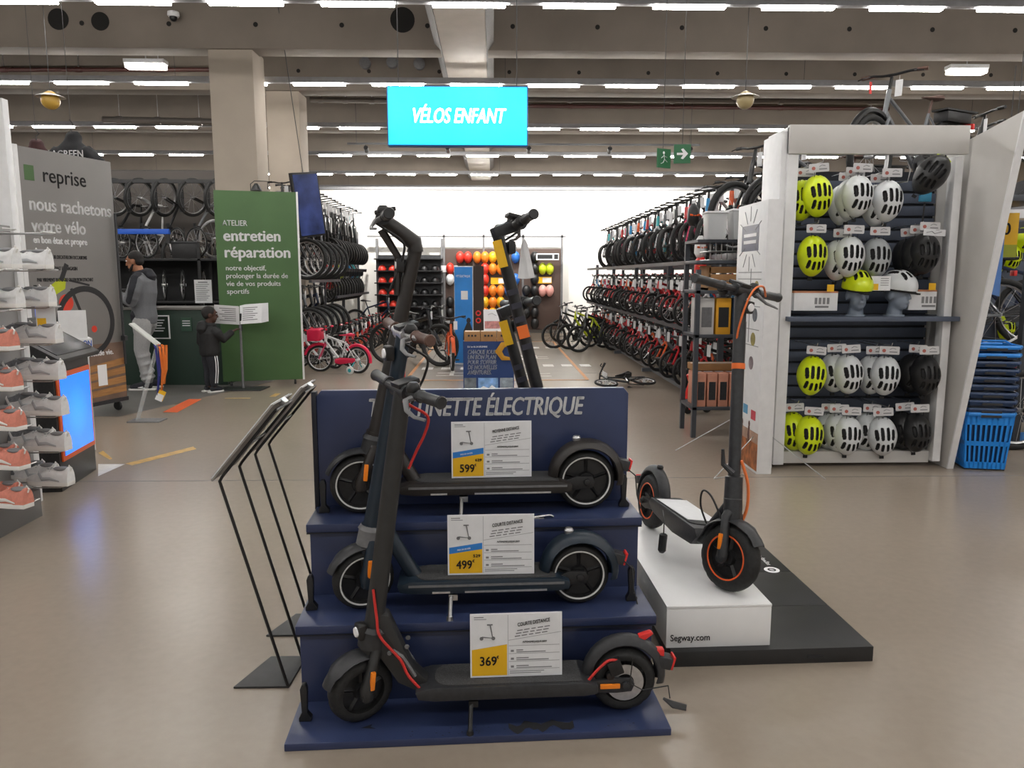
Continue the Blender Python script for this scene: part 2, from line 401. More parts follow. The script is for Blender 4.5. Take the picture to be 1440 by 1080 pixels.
# wheel stops: black upright brackets with a foot
q = MB(); q.prism([(-.018, 0), (.02, 0), (.022, .012), (.008, .03), (.011, .11), (.006, .125), (-.006, .125), (-.012, .11), (-.008, .03), (-.018, .012)], -.012, .012); ws = q.mesh('wheel_stop', BLACK, .002)
for (zz, yy, xl, xr) in ((.025, .13, -.565, None), (.305, .345, -.575, .545), (.575, .59, -.565, .565)):
    obj('wheel_stop', ws, stand, (xl, yy, zz))
    if xr: obj('wheel_stop', ws, stand, (xr, yy, zz))
# rubbed black patch and scuffs on the base board
q = MB(); rr = random.Random(3)
pts = [(.07+.30*i/23, .062+.012*math.sin(i)+rr.uniform(-.007, .007)) for i in range(24)]; low = [(x, y-.03-rr.uniform(0, .014)*(1 if 3 < i < 21 else 0)) for i, (x, y) in enumerate(pts)]
for i in range(23):
    if 2 < i < 19: q.add([(pts[i][0]-.02, low[i][1], .0256), (pts[i+1][0]-.02, low[i+1][1], .0256), (pts[i+1][0]-.02, pts[i+1][1], .0256), (pts[i][0]-.02, pts[i][1], .0256)], [(0, 1, 2, 3)])
for k in range(46):
    x, y = rr.uniform(-.24, .5), rr.uniform(.012, .06); a = rr.uniform(.002, .01); q.add([(x, y, .0256), (x+a, y-.002, .0256), (x+a*.6, y+a*.4, .0256)], [(0, 1, 2)])
q.add([(-.38, .07, .0256), (-.33, .062, .0256), (-.35, .075, .0256), (-.345, .09, .0256)], [(0, 1, 2, 3)])
stuff(q.build('worn_patch', INK, stand, smooth=0))
# small metal shackle plate on the upper step
q = MB(); q.tube([(.2, .462, .578), (.24, .462, .585), (.27, .465, .585), (.28, .47, .578)], .004, 6); q.box((.22, .465, .577), (.05, .018, .003)); q.build('shackle', STEEL, stand)

# ================================================================ ELECTRIC SCOOTERS
def tyre(r, w, n=60, groove=.0022, fat=1.):
    """tyre of outer radius r, axis y, with cut tread"""
    q = MB(); prof = [(-.5, .74), (-.56, .82), (-.52, .9), (-.38, .965), (-.19, .992), (0, 1.), (.19, .992), (.38, .965), (.52, .9), (.56, .82), (.5, .74)]
    prof = [(a, 1-(1-b)*fat) for a, b in prof]
    m = len(prof); vs = []; fs = []
    for k in range(n):
        th = 2*PI*k/n
        for j, (a, b) in enumerate(prof):
            rr_ = b*r
            if 2 <= j <= 8 and j != 5 and (k + abs(j-5)) % 4 == 0: rr_ -= groove
            if j in (4, 6) and groove: rr_ -= groove*.4
            vs.append((rr_*math.cos(th), a*w, rr_*math.sin(th)))
    for k in range(n):
        k2 = (k+1) % n
        for j in range(m): fs.append((k*m+j, k2*m+j, k2*m+(j+1) % m, k*m+(j+1) % m))
    q.add(vs, fs); return q
def rim(r, w, spokes=5, fat=1.):
    q = MB(); R0 = r*(1-.23*fat)
    q.torus((0, 0, 0), (0, 1, 0), R0, .008, 36, 6, 2.4)
    q.lathe([(R0*.98, -w*.16), (R0*.98, w*.16)], (0, 0, 0), 'y', 32)
    q.lathe([(R0*.34, -w*.45), (R0*.38, -w*.3), (R0*.38, w*.3), (R0*.34, w*.45)], (0, 0, 0), 'y', 24)
    for k in range(spokes):
        th = 2*PI*k/spokes + .3; c, s = math.cos(th), math.sin(th)
        q.tube([(R0*.33*c, 0, R0*.33*s), (R0*.97*c, 0, R0*.97*s)], w*.3, 6, flat=.6)
    q.cyl((0, -w*.75, 0), (0, w*.75, 0), .011, 8)
    return q
def xf(mb, M_):
    mb.v = [tuple(M_ @ Vector(p)) for p in mb.v]; return mb
def dressed_wheel(name, root, r, w, M_, ringmat=None, ringr=.8, rimmat=None, disc=False, fat=1.):
    t = xf(tyre(r, w, fat=fat), M_).build(name, RUBBER, root, smooth=50)
    xf(rim(r, w, fat=fat), M_).build('rim', rimmat or BLACK, t)
    if ringmat:
        q = MB()
        for s in (-1, 1): q.torus((0, s*w*.5, 0), (0, 1, 0), r*ringr, .0042, 48, 5)
        xf(q, M_).build('reflective_ring', ringmat, t)
    if disc:
        q = MB(); q.lathe([(.03, .034), (.062, .034), (.062, .036), (.03, .036)], (0, 0, 0), 'y', 28, cap=False)
        for k in range(10): th = k*PI/5; q.cyl((.05*math.cos(th), .0365, .05*math.sin(th)), (.05*math.cos(th), .033, .05*math.sin(th)), .005, 6)
        xf(q, M_).build('brake_disc', ALU, t)
    return t
def scooter(name, label, loc, rz, style, wb, r, w, o0, z0, o1, z1, steer, body, deckz, deck0, deck1, ring=None, grip=None, stem_r=.033, redcab=False, rearo=None):
    g = thing(name, label, 'electric scooter', loc, rz, None)
    S0 = Vector((wb-o0, 0, z0)); S1 = Vector((wb-o1, 0, z1)); ax = (S1-S0).normalized()
    T = Matrix.Translation(S0) @ Matrix.Rotation(steer, 4, ax) @ Matrix.Translation(-S0)
    def on(z): return S0 + ax*((z-S0.z)/ax.z)
    grip = grip or DKGREY
    # wheels
    fat = {'S': 1.45, 'A': 1.3}.get(style, 1.); rgr = .65 if style == 'S' else .8
    dressed_wheel('front_wheel', g, r, w, T @ Matrix.Translation((wb, 0, r)), ring, rgr, fat=fat)
    dressed_wheel('rear_wheel', g, r, w, Matrix.Translation((0, 0, r)), ring if style != 'A' else None, rgr, disc=(style == 'A'), fat=fat)
    # fork with crown
    q = MB(); crown = on(2*r+.035); F = Vector((wb, 0, r))
    for s in (-1, 1):
        q.tube([F + Vector((0, s*w*.86, -.012)), F + Vector((0, s*w*.86, .02)), crown*.35 + F*.65 + Vector((.004, s*w*.8, 0)), crown + Vector((0, s*w*.62, -.01)), crown + Vector((0, s*.01, .02))], [.02, .023, .018, .018, .02], 10, flat=1.)
        q.lathe([(.021, s*w*.92), (.019, s*w*1.12), (.008, s*w*1.16)], F, 'y', 14)
    q.tube([crown - ax*.02, crown + ax*.05], [.034, .036], 12)
    xf(q, T); fk = q.build('fork', body, g, smooth=45)
    for s in (-1, 1):
        q = MB(); c = F*.62 + crown*.38 + Vector((-.0, s*(w*.8+.018), 0)); q.box(c, (.016, .012, .062), (0, R(-6), 0))
        xf(q, T); q.build('side_reflector', ORANGE, fk, bevel=.004)
    # front mudguard
    q = MB(); n = 12; a0, a1 = (R(20), R(128)) if style != 'S' else (R(35), R(165))
    vs = []; fs = []
    for i in range(n+1):
        a = a0 + (a1-a0)*i/n; taper = 1 if 2 < i < n-1 else .75
        for jj in range(7):
            b = -1 + 2*jj/6; rr_ = r + .012 + .012*(1-b*b); vs.append((wb+rr_*math.cos(a), b*w*.72*taper, r+rr_*math.sin(a)))
        for jj in range(7):
            b = 1 - 2*jj/6; rr_ = r + .008 + .009*(1-b*b); vs.append((wb+rr_*math.cos(a), b*w*.68*taper, r+rr_*math.sin(a)))
    for i in range(n):
        for jj in range(14): fs.append((i*14+jj, i*14+(jj+1) % 14, (i+1)*14+(jj+1) % 14, (i+1)*14+jj))
    fs += [tuple(range(14)), tuple(n*14+k for k in range(13, -1, -1))]
    q.add(vs, fs); xf(q, T); q.build('front_mudguard', DKGREY, g, smooth=50)
    # stem
    q = MB(); base = on(2*r+.05); top = S1
    if style == 'S': q.tube([base, on(z0+.13), on(z0+.135), top], [.037, .034, .024, .024], 14)
    else: q.tube([base, on(z1*.35), on(z1*.8), top], [stem_r*1.08, stem_r, stem_r*.94, stem_r*.9], 12, flat=.82, up=(1, 0, 0))
    xf(q, T); st = q.build('stem', body, g, smooth=40)
    # head collar
    q = MB(); q.tube([on(z0-.01), on(z0+.045)], [stem_r*1.28, stem_r*1.22], 14); q.tube([on(z0+.045), on(z0+.06)], [stem_r*1.35, stem_r*1.1], 14)
    xf(q, T); q.build('head_collar', MIDGREY if style == 'B' else DKGREY, st)
    # handlebar and what is clamped to it
    H = top; hb = .225 if style != 'S' else .262
    if style == 'C':      # top neck folds forward
        N = Vector((wb-o1+.115, 0, z1+.1)); q = MB(); q.tube([S1 - ax*.012, S1+Vector((.004, 0, .02)), S1*.5+N*.5+Vector((0, 0, .01)), N], [.036, .036, .033, .03], 12, flat=.85)
        q.tube([S1 - ax*.17 + Vector((.03, 0, 0)), S1 - ax*.06 + Vector((.05, 0, .03)), N + Vector((.005, 0, -.035))], [.012, .014, .016], 8); xf(q, T); q.build('folding_neck', body, g, smooth=45); H = N
    if style == 'E':
        N = Vector((wb-o1+.085, 0, z1+.03)); q = MB(); q.box(S1*.5+N*.5, (.13, .055, .045), (0, R(-20), 0)); xf(q, T); q.build('folding_neck', body, g, bevel=.008); H = N
    q = MB(); q.tube([H+Vector((-.012, hb, .012)), H+Vector((0, .09, .006)), H+Vector((0, -.09, .006)), H+Vector((-.012, -hb, .012))], .0135, 10)
    q.tube([H+Vector((0, .045, .004)), H+Vector((0, -.045, .004))], .025, 12); xf(q, T); bar = q.build('handlebar', DKGREY if style != 'B' else ALU, g)
    for s in (-1, 1):
        e0 = H+Vector((-.007, s*.105, .008)); e1 = H+Vector((-.013, s*(hb+.005), .012)); q = MB()
        q.tube([e0, e0.lerp(e1, .06), e0.lerp(e1, .1), e0.lerp(e1, .9), e0.lerp(e1, .96), e1], [.02, .021, .017, .0175, .02, .017], 14); xf(q, T); q.build('grip', grip, bar, smooth=45)
    q = MB(); q.box(H+Vector((-.01, 0, .03)), (.075, .06, .016), (0, R(12), 0)); xf(q, T); q.build('display_panel', BLACK, bar, bevel=.005)
    q = MB(); p = H+Vector((.0, .085, -.006)); q.tube([p+Vector((0, .005, .01)), p+Vector((.028, -.005, -.002)), p+Vector((.042, .03, -.022)), p+Vector((.045, .085, -.03)), p+Vector((.03, .125, -.032))], [.014, .012, .008, .006, .005], 8, flat=.7)
    xf(q, T); q.build('brake_lever', MIDGREY, bar, smooth=45)
    q = MB(); q.lathe([(.0, .03), (.012, .029), (.02, .02), (.022, .008), (.02, 0)], H+Vector((.0, .075, .016)), 'z', 16); xf(q, T); q.build('bell', BLACK, bar)
    q = MB(); q.cyl(H+Vector((-.022, -.09, .0)), H+Vector((-.03, -.07, -.012)), .02, 12); xf(q, T); q.build('throttle', BLACK, bar)
    # headlight
    hl = (S0+ax*.05 if style == 'A' else S1-ax*.06) + Vector((stem_r+.008, 0, 0)); q = MB(); q.box(hl, (.03, .045, .05)); xf(q, T); lt = q.build('headlight', BLACK, g, bevel=.008)
    q = MB(); q.lathe([(.017, .0), (.015, .006)], hl+Vector((.014, 0, 0)), 'x', 16); xf(q, T); q.build('headlight_lens', WHITEP, lt)
    # deck
    dw = .078; q = MB()
    pr = [(deck0-.02, deckz-.012), (deck0+.02, deckz), (deck1-.03, deckz), (deck1+.02, deckz-.014), (deck1+.01, deckz-.04), (deck1-.04, deckz-.046), (deck0+.02, deckz-.046), (deck0-.02, deckz-.04)]
    if style == 'S': pr = [(deck0-.03, deckz), (deck1-.06, deckz), (deck1+.0, deckz+.0), (deck1+.03, deckz-.03), (deck1-.02, deckz-.075), (deck1-.2, deckz-.085), (deck0, deckz-.06), (deck0-.05, deckz-.03)]
    q.prism(pr, -dw, dw); dk = q.build('deck', body if style in 'BC' else DKGREY, g, bevel=.007)
    GM = mat('deck_grip_rubber', (.055, .055, .057), .8, noise=.35, scale=240, bump=.4)
    q = MB(); n = 8; L0, L1 = deck0+.03, deck1-.045; pl = [(L0, -dw*.86), (L1-.04, -dw*.86)] + [(L1-.04+.045*math.sin(PI*k/n), -dw*.86*math.cos(PI*k/n)) for k in range(1, n)] + [(L1-.04, dw*.86), (L0, dw*.86)]
    q.prism(pl, deckz, deckz+.004, 'xy'); q.build('grip_mat', GM, dk)
    if style in 'BC':
        q = MB(); q.bx((deck0, -dw-.002, deckz-.02), (deck1-.02, dw+.002, deckz-.012)); q.build('side_trim', MIDGREY, dk)
        q = MB(); q.bx((deck0+.06, -dw-.003, deckz-.042), (deck0+.34, dw+.003, deckz-.036)); q.bx((deck1-.16, -dw-.003, deckz-.042), (deck1-.1, dw+.003, deckz-.036)); q.build('silver_strip', ALU, dk)
    # neck between deck and steering head
    q = MB()
    if style == 'A':
        q.prism([(deck1-.005, deckz-.045), (deck1-.02, deckz), (deck1+.03, deckz+.05), (wb-o0-.055, z0+.1), (wb-o0+.0, z0+.115), (wb-o0+.0, z0-.0), (deck1+.075, deckz-.005)], -.03, .03)
    elif style == 'S':
        a = Vector((deck1-.02, 0, deckz-.04)); b = on(2*r+.075)
        for s in (-1, 1): q.tube([a+Vector((-.03, s*.05, 0)), a+Vector((.045, s*.04, .005)), a.lerp(b, .5)+Vector((.0, s*.026, -.01)), b+Vector((0, s*.012, 0))], [.03, .028, .02, .022], 10)
        q.tube([a+Vector((-.03, 0, -.01)), a.lerp(b, .5)+Vector((.01, 0, -.03)), b], [.035, .022, .022], 10)
    else:
        a = Vector((deck1-.045, 0, deckz-.02)); b = on(z0+.11); q.tube([a+Vector((-.03, 0, -.01)), a, a.lerp(b, .5), b], [.03, .027, .025, .026], 12)
        q.tube([on(z0-.06), on(z0+.0)], [.03, .034], 12)
    q.build('neck', body, g, bevel=.008 if style == 'A' else 0, smooth=40)
    if style == 'A':
        q = MB(); 
        for s in (-1, 1):
            for (x, z) in ((.06, .07), (.1, .1), (.045, .12)): q.lathe([(.008, s*.03), (.006, s*.036)], (deck1+x, 0, deckz+z), 'y', 10)
            q.tube([(deck1+.02, s*.032, deckz+.02), (deck1+.06, s*.036, deckz+.09), (deck1+.09, s*.034, deckz+.11)], .007, 6)
        q.build('folding_latch', MIDGREY, g)
    # rear mudguard
    q = MB(); n = 16; a0, a1 = (R(-8), R(172)); vs = []; fs = []
    ow = .05 if style in 'BC' else .03
    for i in range(n+1):
        a = a0 + (a1-a0)*i/n; f = .8 if i in (0, n) else 1.
        gap = .016 + .014*math.sin(PI*i/n)
        for jj in range(9):
            b = -1 + 2*jj/8; rr_ = r + gap + .016*(1-b*b) - .012*abs(b)**6; vs.append((-rr_*math.cos(a), b*ow*f, r+rr_*math.sin(a)))
        for jj in range(9):
            b = 1 - 2*jj/8; rr_ = r + gap - .004 + .014*(1-b*b) - .012*abs(b)**6; vs.append((-rr_*math.cos(a), b*ow*.92*f, r+rr_*math.sin(a)))
    for i in range(n):
        for jj in range(18): fs.append((i*18+jj, i*18+(jj+1) % 18, (i+1)*18+(jj+1) % 18, (i+1)*18+jj))
    fs += [tuple(range(18)), tuple(n*18+k for k in range(17, -1, -1))]
    q.add(vs, fs); mg = q.build('rear_mudguard', body if style in 'BC' else DKGREY, g, smooth=50)
    q = MB()
    if style == 'A': q.prism([(-.055, r*2+.012), (-.098, r*2+.045), (-.088, r*2+.052), (-.05, r*2+.04), (-.04, r*2+.02)], -.012, .012); q.bx((-.135, -.014, 2*r-.045), (-.1, .014, 2*r-.01)); q.build('red_hook', REDP, mg, bevel=.004)
    else: q.lathe([(.014, 0), (.017, .012), (.012, .02), (0, .022)], (.035, 0, 2*r+.036), 'z', 12); q.build('hook_stud', ALU if style in 'BC' else BLACK, mg)
    q = MB(); q.box((-r*.98-.03, 0, r*1.5), (.05, .05, .04), (0, R(-15), 0)); q.build('tail_light_housing', DKGREY, mg, bevel=.006)
    q = MB(); q.box((-r*.98-.058, 0, r*1.47), (.008, .045, .045), (0, R(-15), 0)); q.build('tail_light', REDP, mg, bevel=.003)
    # rear axle arms
    q = MB()
    for s in (-1, 1):
        q.prism([(deck0+.03, deckz-.014), (deck0+.03, deckz-.05), (.03, r-.028), (-.02, r-.024), (-.03, r), (-.02, r+.02), (.04, r+.022)], s*(w*.66), s*(w*.66+.012))
        q.lathe([(.014, s*w*.9), (.012, s*w*1.08)], (0, 0, r), 'y', 12)
    q.build('rear_arm', DKGREY if style in 'A' else BLACK, g, bevel=.003)
    if style == 'A':
        q = MB(); q.bx((.02, w*.9, r-.008), (.085, w*.9+.008, r+.007)); q.build('rear_reflector', ORANGE, g, bevel=.002)
        q = MB(); q.box((.035, .042, r+.06), (.045, .03, .05), (0, R(20), 0)); q.cyl((.05, .05, r+.03), (.05, .03, r+.03), .014, 12); q.build('brake_caliper', BLACK, g, bevel=.005)
    # kick stand reaching to the left
    kx = deck0+.38 if style != 'S' else deck1-.1; q = MB(); q.box((kx, dw*.72, deckz-.062), (.03, .03, .02)); q.tube([(kx, dw*.7, deckz-.06), (kx+.008, dw*.95, deckz*.5), (kx+.012, dw*1.5, .006)], [.009, .007, .007], 8); q.lathe([(.012, 0), (.01, .012)], (kx+.012, dw*1.5, 0), 'z', 10)
    q.build('kickstand', STEEL if style in 'BC' else BLACK, g)
    # brake cables
    CR = mat('red_cable', (.62, .03, .025), .45); CO = mat('orange_cable', (.85, .2, .05), .45); CB = BLACK
    cm = CR if redcab else CB
    q = MB(); p0 = H+Vector((.03, .07, -.012))
    if style == 'S':
        cm = CO
        q.tube(spl([H+Vector((.03, .12, .0)), H+Vector((.07, .04, .03)), H+Vector((.085, -.03, .01)), H+Vector((.07, -.045, -.06)), H+Vector((.045, -.03, -.16)), H+Vector((.03, -.0, -.22))]), .0042, 8)
        s_ = on(z0+.2); xf(q, T); q.build('brake_cable', cm, g); q = MB(); q.tube(spl([s_+Vector((.025, .01, 0)), s_+Vector((.05, .045, -.09)), s_+Vector((.055, .06, -.19)), s_+Vector((.04, .045, -.27)), s_+Vector((.0, .03, -.3))]), .006, 8)
    else:
        q.tube(spl([p0, p0+Vector((-.04, -.02, -.025)), H+Vector((-.07, .035, -.08)), H+Vector((-.065, .02, -.14)), H+Vector((-.045, .008, -.19)), H+Vector((-.02, .0, -.25))]), .0045, 8)
    xf(q, T); q.build('brake_cable', cm, g)
    if style == 'A':
        q = MB(); b = on(z0+.16); q.tube(spl([b+Vector((.01, .034, .03)), b+Vector((.0, .045, -.06)), b+Vector((-.01, .05, -.12)), b+Vector((-.07, .045, -.2)), (deck1+.04, .048, deckz+.03), (deck1-.01, .05, deckz-.03)]), .0045, 8); q.build('lower_cable', CR, g)
        q = MB(); q.tube(spl([(deck0+.01, .05, deckz-.01), (.1, .052, r+.05), (.06, .05, r+.085), (.03, .048, r+.085)]), .0045, 8); q.build('rear_brake_cable', CR, g)
    if style in 'BC':
        q = MB(); b = on(z1*.55); q.box(b+Vector((-stem_r-.012, 0, -.02)), (.022, .03, .05)); xf(q, T)
        if style == 'C': q.build('red_latch', REDP, g, bevel=.006)
    return g
TEALB = mat('dark_teal_paint', srgb('#1D2A36'), .38, noise=.12, scale=20)
BROWNB = mat('dark_brown_paint', srgb('#2A2624'), .42, noise=.12, scale=20)
CHAR = mat('charcoal_paint', srgb('#2E2E2E'), .45, noise=.1, scale=30)
BRGRIP = mat('brown_leather_grip', srgb('#5A4138'), .55, noise=.15, scale=60, bump=.1)
RING = mat('reflective_white', (.72, .72, .7), .35); ORING = mat('orange_ring', (.85, .13, .03), .4)
rzs = PI + ST_RZ
sA = scooter('electric_scooter', 'charcoal electric scooter with red cables on the lowest tier of the navy stand', stp(.473, .13, .025), rzs, 'A', .86, .108, .056, .042, .26, .155, 1.07, R(30), CHAR, .135, .115, .66, None, None, .036, True)
sB = scooter('electric_scooter', 'dark teal electric scooter with brown grips on the middle tier of the navy stand', stp(.355, .345, .305), rzs, 'B', .75, .108, .05, .022, .24, .155, .95, R(22), TEALB, .12, .06, .61, RING, BRGRIP, .033)
sC = scooter('electric_scooter', 'black brown electric scooter with folded forward handlebar on the top tier', stp(.415, .58, .575), rzs, 'C', .84, .112, .05, .044, .235, .217, .97, R(8), BROWNB, .125, .08, .68, RING, None, .034)
# silver steerer of the middle scooter
# two scooters on the back side of the stand, facing the other way
YST = mat('yellow_sticker', srgb('#E9B61C'), .5, noise=.05, scale=40); OST = mat('orange_sticker', srgb('#E8702A'), .5)
for (lb, lx, ly, lz, top, kind) in (('black electric scooter with yellow sticker and orange label behind the navy panel, taller stem', -.15, .80, .575, 1.04, 'E'),
                               ('black electric scooter with yellow sticker behind the navy panel, lower stem', -.115, 1.03, .305, .99, 'E')):
    s = scooter('electric_scooter', lb, stp(-.69+lx+.44, ly, lz), ST_RZ, kind, .74, .108, .05, .04, .25, .245, top, R(14), BLACK, .13, .1, .66, None, None, .031)
    ax = (Vector((.74-.245, 0, top)) - Vector((.70, 0, .25))).normalized(); S0 = Vector((.70, 0, .25))
    p = S0 + ax*(top-.31); t = ax.angle(Vector((0, 0, 1)))
    MB().box(p + Vector((.0, -.034, 0)) - Vector((.012, 0, 0)), (.036, .004, .105), (0, -t, 0)).build('yellow_sticker', YST, s)
    q = MB()
    for k in range(5): q.box(S0 + ax*(top-.46-.055*k) + Vector((0, -.0335, 0)), (.04, .003, .022), (0, -t, 0))
    q.build('tread_tape', mat('rubbed_black_tape', (.03, .03, .045), .6), s)
    if top > 1.0:
        MB().box(S0 + ax*.42 + Vector((0, -.0345, 0)), (.042, .004, .05), (0, -t, 0)).build('orange_label', OST, s)
# hanging price tags on the taller one
hb = stp(-.69-.15+.12+.7, .8-.17, .575+1.02)
tg = thing('paper_tag_bundle', 'bundle of white paper tags hanging from the rear scooter handlebar', 'tags', onY(737, 333, 3.0))
for k, a in enumerate((-12, -7, 1, 6)):
    q = MB(); q.prism([(-.004, 0), (.004, 0), (.009, -.02), (.011, -.15), (-.011, -.15), (-.009, -.02)], -.0005, .0005); q.build('tag', PAPER, tg, rot=(0, R(a), R(k*8)), loc=(0, k*.004-.008, -.01))
q = MB(); q.tube([(0, 0, -.012), (.0, 0, .03)], .0012, 5); q.build('string', MIDGREY, tg)
# security cables
for (s, x, z) in ((sB, -.16, .1), (sC, -.17, .1)):
    q = MB(); q.tube([(-.12, .0, .15), (-.15, .02, .16), (-.185, .03, .13), (-.19, .04, .06), (-.2, .06, .01)], .0025, 6); q.build('security_cable', BLACK, s)
q = MB(); q.tube([(-.02, .055, .2), (-.01, .06, .12), (-.05, .07, .1), (-.14, .05, .1), (-.15, .04, .05)], .002, 6); q.build('security_cable', BLACK, sA)
q = MB(); q.tube([(-.13, .03, .045), (-.16, .045, .03), (-.2, .06, .026)], [.006, .017, .015], 10, flat=.5); q.build('alarm_sensor', BLACK, sA, smooth=60)

# ================================================================ PRICE SIGNS
def price_sign(label, price, old, head, loc, rz, tilt):
    g = thing('price_sign', label, 'price sign', loc, rz, None, rot=(R(tilt), 0, rz))
    Wd, Hh = .297, .21; f = -.0035
    MB().bx((-Wd/2, -.0015, 0), (Wd/2, .0015, Hh)).build('acrylic_sleeve', mat('sign_edge', (.82, .83, .86), .3), g)
    q = MB(); q.bx((-Wd/2+.004, -.0022, .004), (Wd/2-.004, -.0014, Hh-.004)); q.build('paper_sheet', PAPER, g)
    x0, x1 = -Wd/2+.005, -.03; yl, yr = (.092, .108)
    q = MB(); q.prism([(x0, .006), (x1, .006), (x1, yr-.018 if old else yr), (x0, yl-.018 if old else yl)], f+.0012, f+.0016); q.build('yellow_price_block', YELLOW, g, smooth=0)
    if old:
        q = MB(); q.prism([(x0, yl-.018), (x1, yr-.018), (x1, yr+.004), (x0, yl+.004)], f+.0011, f+.0016); q.build('blue_ribbon', BLUEINK, g, smooth=0)
        text(old, .014, 'old_price', INK, g, (x1-.032, f, .062), bold=.0004, fit=.024)
        text('PRIX EN BAISSE', .007, 'ribbon_lettering', WHITEP, g, (x0+.028, f, yl-.007), rot=(PI/2, R(-8), 0), fit=.045)
    text(price, .042, 'price_lettering', INK, g, (x0+.024, f, .022 if old else .04), bold=.0007, fit=.053); text('€', .013, 'euro_mark', INK, g, (x0+.079, f, .044 if old else .062))
    text(head, .0165, 'heading_lettering', INK, g, (.004, f, .166), rot=(PI/2, R(-8), 0), bold=.00012, shear=.15, fit=.106 if len(head) < 16 else .1)
    text("AUTONOMIE JUSQU'À 20KM", .0085, 'range_lettering', INK, g, (.02, f, .112), fit=.078, shear=.15)
    q = MB()
    for k in range(3):
        for seg in range(5): q.box((.012+.022*seg+.004*k*(-1), f+.0012, .153-.0095*k+.0028*seg), (.018 if seg != 2 else .014, .0006, .0035), (0, R(-8), 0))
    q.bx((-.148+.012, f+.001, .197), (-.105, f+.0014, .2)); q.bx((-.136, f+.001, .191), (-.096, f+.0014, .193))
    for k in range(3):
        z = .086-.026*k; q.bx((.0, f+.001, z), (.04 if k else .022, f+.0014, z+.0035)); q.bx((.0, f+.001, z-.006), (.095+.01*k, f+.0014, z-.003)); q.bx((-.018, f+.001, z-.004), (-.008, f+.0014, z+.003))
    for k in range(2): q.bx((-.022, f+.001, .017-.006*k), (.09-.01*k, f+.0014, .0195-.006*k))
    stuff(q.build('small_print', INKG, g, smooth=0))
    q = MB(); q.box((.06, f+.0012, .133), (.172, .0004, .0011), (0, R(-8), 0))
    for k in range(4): q.bx((-.024, f+.001, .102-.026*k), (.14, f+.0014, .1032-.026*k))
    q.bx((-.0272, f+.001, .006), (-.0262, f+.0014, .205)); q.build('rule_lines', INKG, g, smooth=0)
    q = MB(); cx, cz = -.088, .13
    q.tube([(cx-.022, f+.001, cz+.004), (cx+.012, f+.001, cz), (cx+.004, f+.001, cz+.045)], .0022, 6); q.bx((cx-.006, f, cz+.042), (cx+.012, f+.0014, cz+.046))
    for x in (-.024, .014): q.cyl((cx+x, f, cz-.001), (cx+x, f+.0014, cz-.001), .006, 12)
    q.build('scooter_picture', MIDGREY, g); return g
price_sign('white and yellow price sign reading 599 leaning on the top scooter deck', '599', '629', 'MOYENNE DISTANCE', stp(.06, .555, .707), ST_RZ+R(1), -3)
price_sign('white and yellow price sign reading 499 leaning on the middle scooter deck', '499', '529', 'COURTE DISTANCE', stp(.046, .305, .431), ST_RZ-R(1), -3)
price_sign('white and yellow price sign reading 369 standing on the lowest scooter deck', '369', None, 'COURTE DISTANCE', stp(.118, .10, .166), ST_RZ, -4)

# ================================================================ WHITE PLINTH ON BLACK PLATFORM, WITH A SCOOTER
PLB = mat('black_platform', (.02, .02, .021), .45, noise=.2, scale=8); PLW = mat('gloss_white_plinth', (.84, .84, .84), .3, noise=.02, scale=10)
pf = thing('black_platform', 'low black floor platform under the white scooter plinth', 'platform', (1.03, 3.25, 0), R(2))
for k in range(3): MB().bx((-.39, -.56+k*.375, 0), (.385, -.56+k*.375+.373, .06)).build('platform_panel', PLB, pf, bevel=.003)
MB().bx((.13, -.563, .02), (.19, -.559, .032)).build('recess_slot', INK, pf)
q = MB(); q.lathe([(.036, .06), (.036, .0606)], (.3, .21, 0), 'z', 24); q.build('logo_disc', WHITEP, pf)
q = MB(); q.torus((.3, .21, .061), (0, 0, 1), .016, .004, 20, 4, .15); q.box((.3, .21, .0611), (.03, .006, .0006)); q.build('logo_mark', INK, pf)
text('segway-ninebot', .035, 'lettering', WHITEP, pf, (.318, .27, .0606), rot=(0, 0, R(90)), ext=.0003, fit=.22)
pl = thing('white_plinth', 'glossy white box plinth reading Segway.com under the black scooter', 'plinth', (.825, 3.27, .0605), R(2))
MB().bx((-.2, -.555, 0), (.2, .56, .155)).build('plinth_body', PLW, pl, bevel=.002)
MB().bx((-.201, -.556, .155), (.201, .561, .165)).build('plinth_lid', PLW, pl, bevel=.002)
text('Segway.com', .036, 'lettering', INK, pl, (-.185, -.5565, .028), bold=.0003, fit=.15)
sS = scooter('electric_scooter', 'black electric scooter with orange wheel rings standing on the white plinth', (.765, 3.62, .225), R(-78.5), 'S', .775, .132, .062, .03, .31, .185, 1.165, R(23), DKGREY, .19, .17, .6, ORING, None, .028)
q = MB(); q.prism([(.2, .075), (.52, .07), (.5, -.06), (.19, -.07)], .195, .1965, 'xy'); q.build('paper_flyer', PAPER, sS)
q = MB(); q.tube(spl([(.3, -.085, .13), (.38, -.11, .1), (.39, -.11, .05)]), .0025, 6); q.tube([(.39, -.11, .05), (.39, -.11, .045), (.392, -.11, -.025), (.392, -.11, -.035)], [.012, .018, .018, .01], 10); q.build('alarm_sensor', BLACK, sS, loc=(0, 0, .045))
q = MB(); S0 = Vector((.775-.03, 0, .31)); q.tube(spl([S0+Vector((-.0, -.035, -.05)), S0+Vector((-.05, -.07, .04)), S0+Vector((-.1, -.085, .05)), S0+Vector((-.13, -.07, -.02)), S0+Vector((-.12, -.04, -.09))]), .004, 6); q.build('loose_cable', BLACK, sS)
q = MB(); a = Vector((.775-.03, -.02, .46)); q.tube([a, a+Vector((-.02, -.035, .03)), a+Vector((-.02, -.045, .09))], [.012, .01, .006], 8); q.build('folding_lever', DKGREY, sS)
q = MB(); q.tube([(.775-.128, 0, .86), (.775-.132, 0, .882)], .0262, 14); q.build('orange_band', OST, sS)
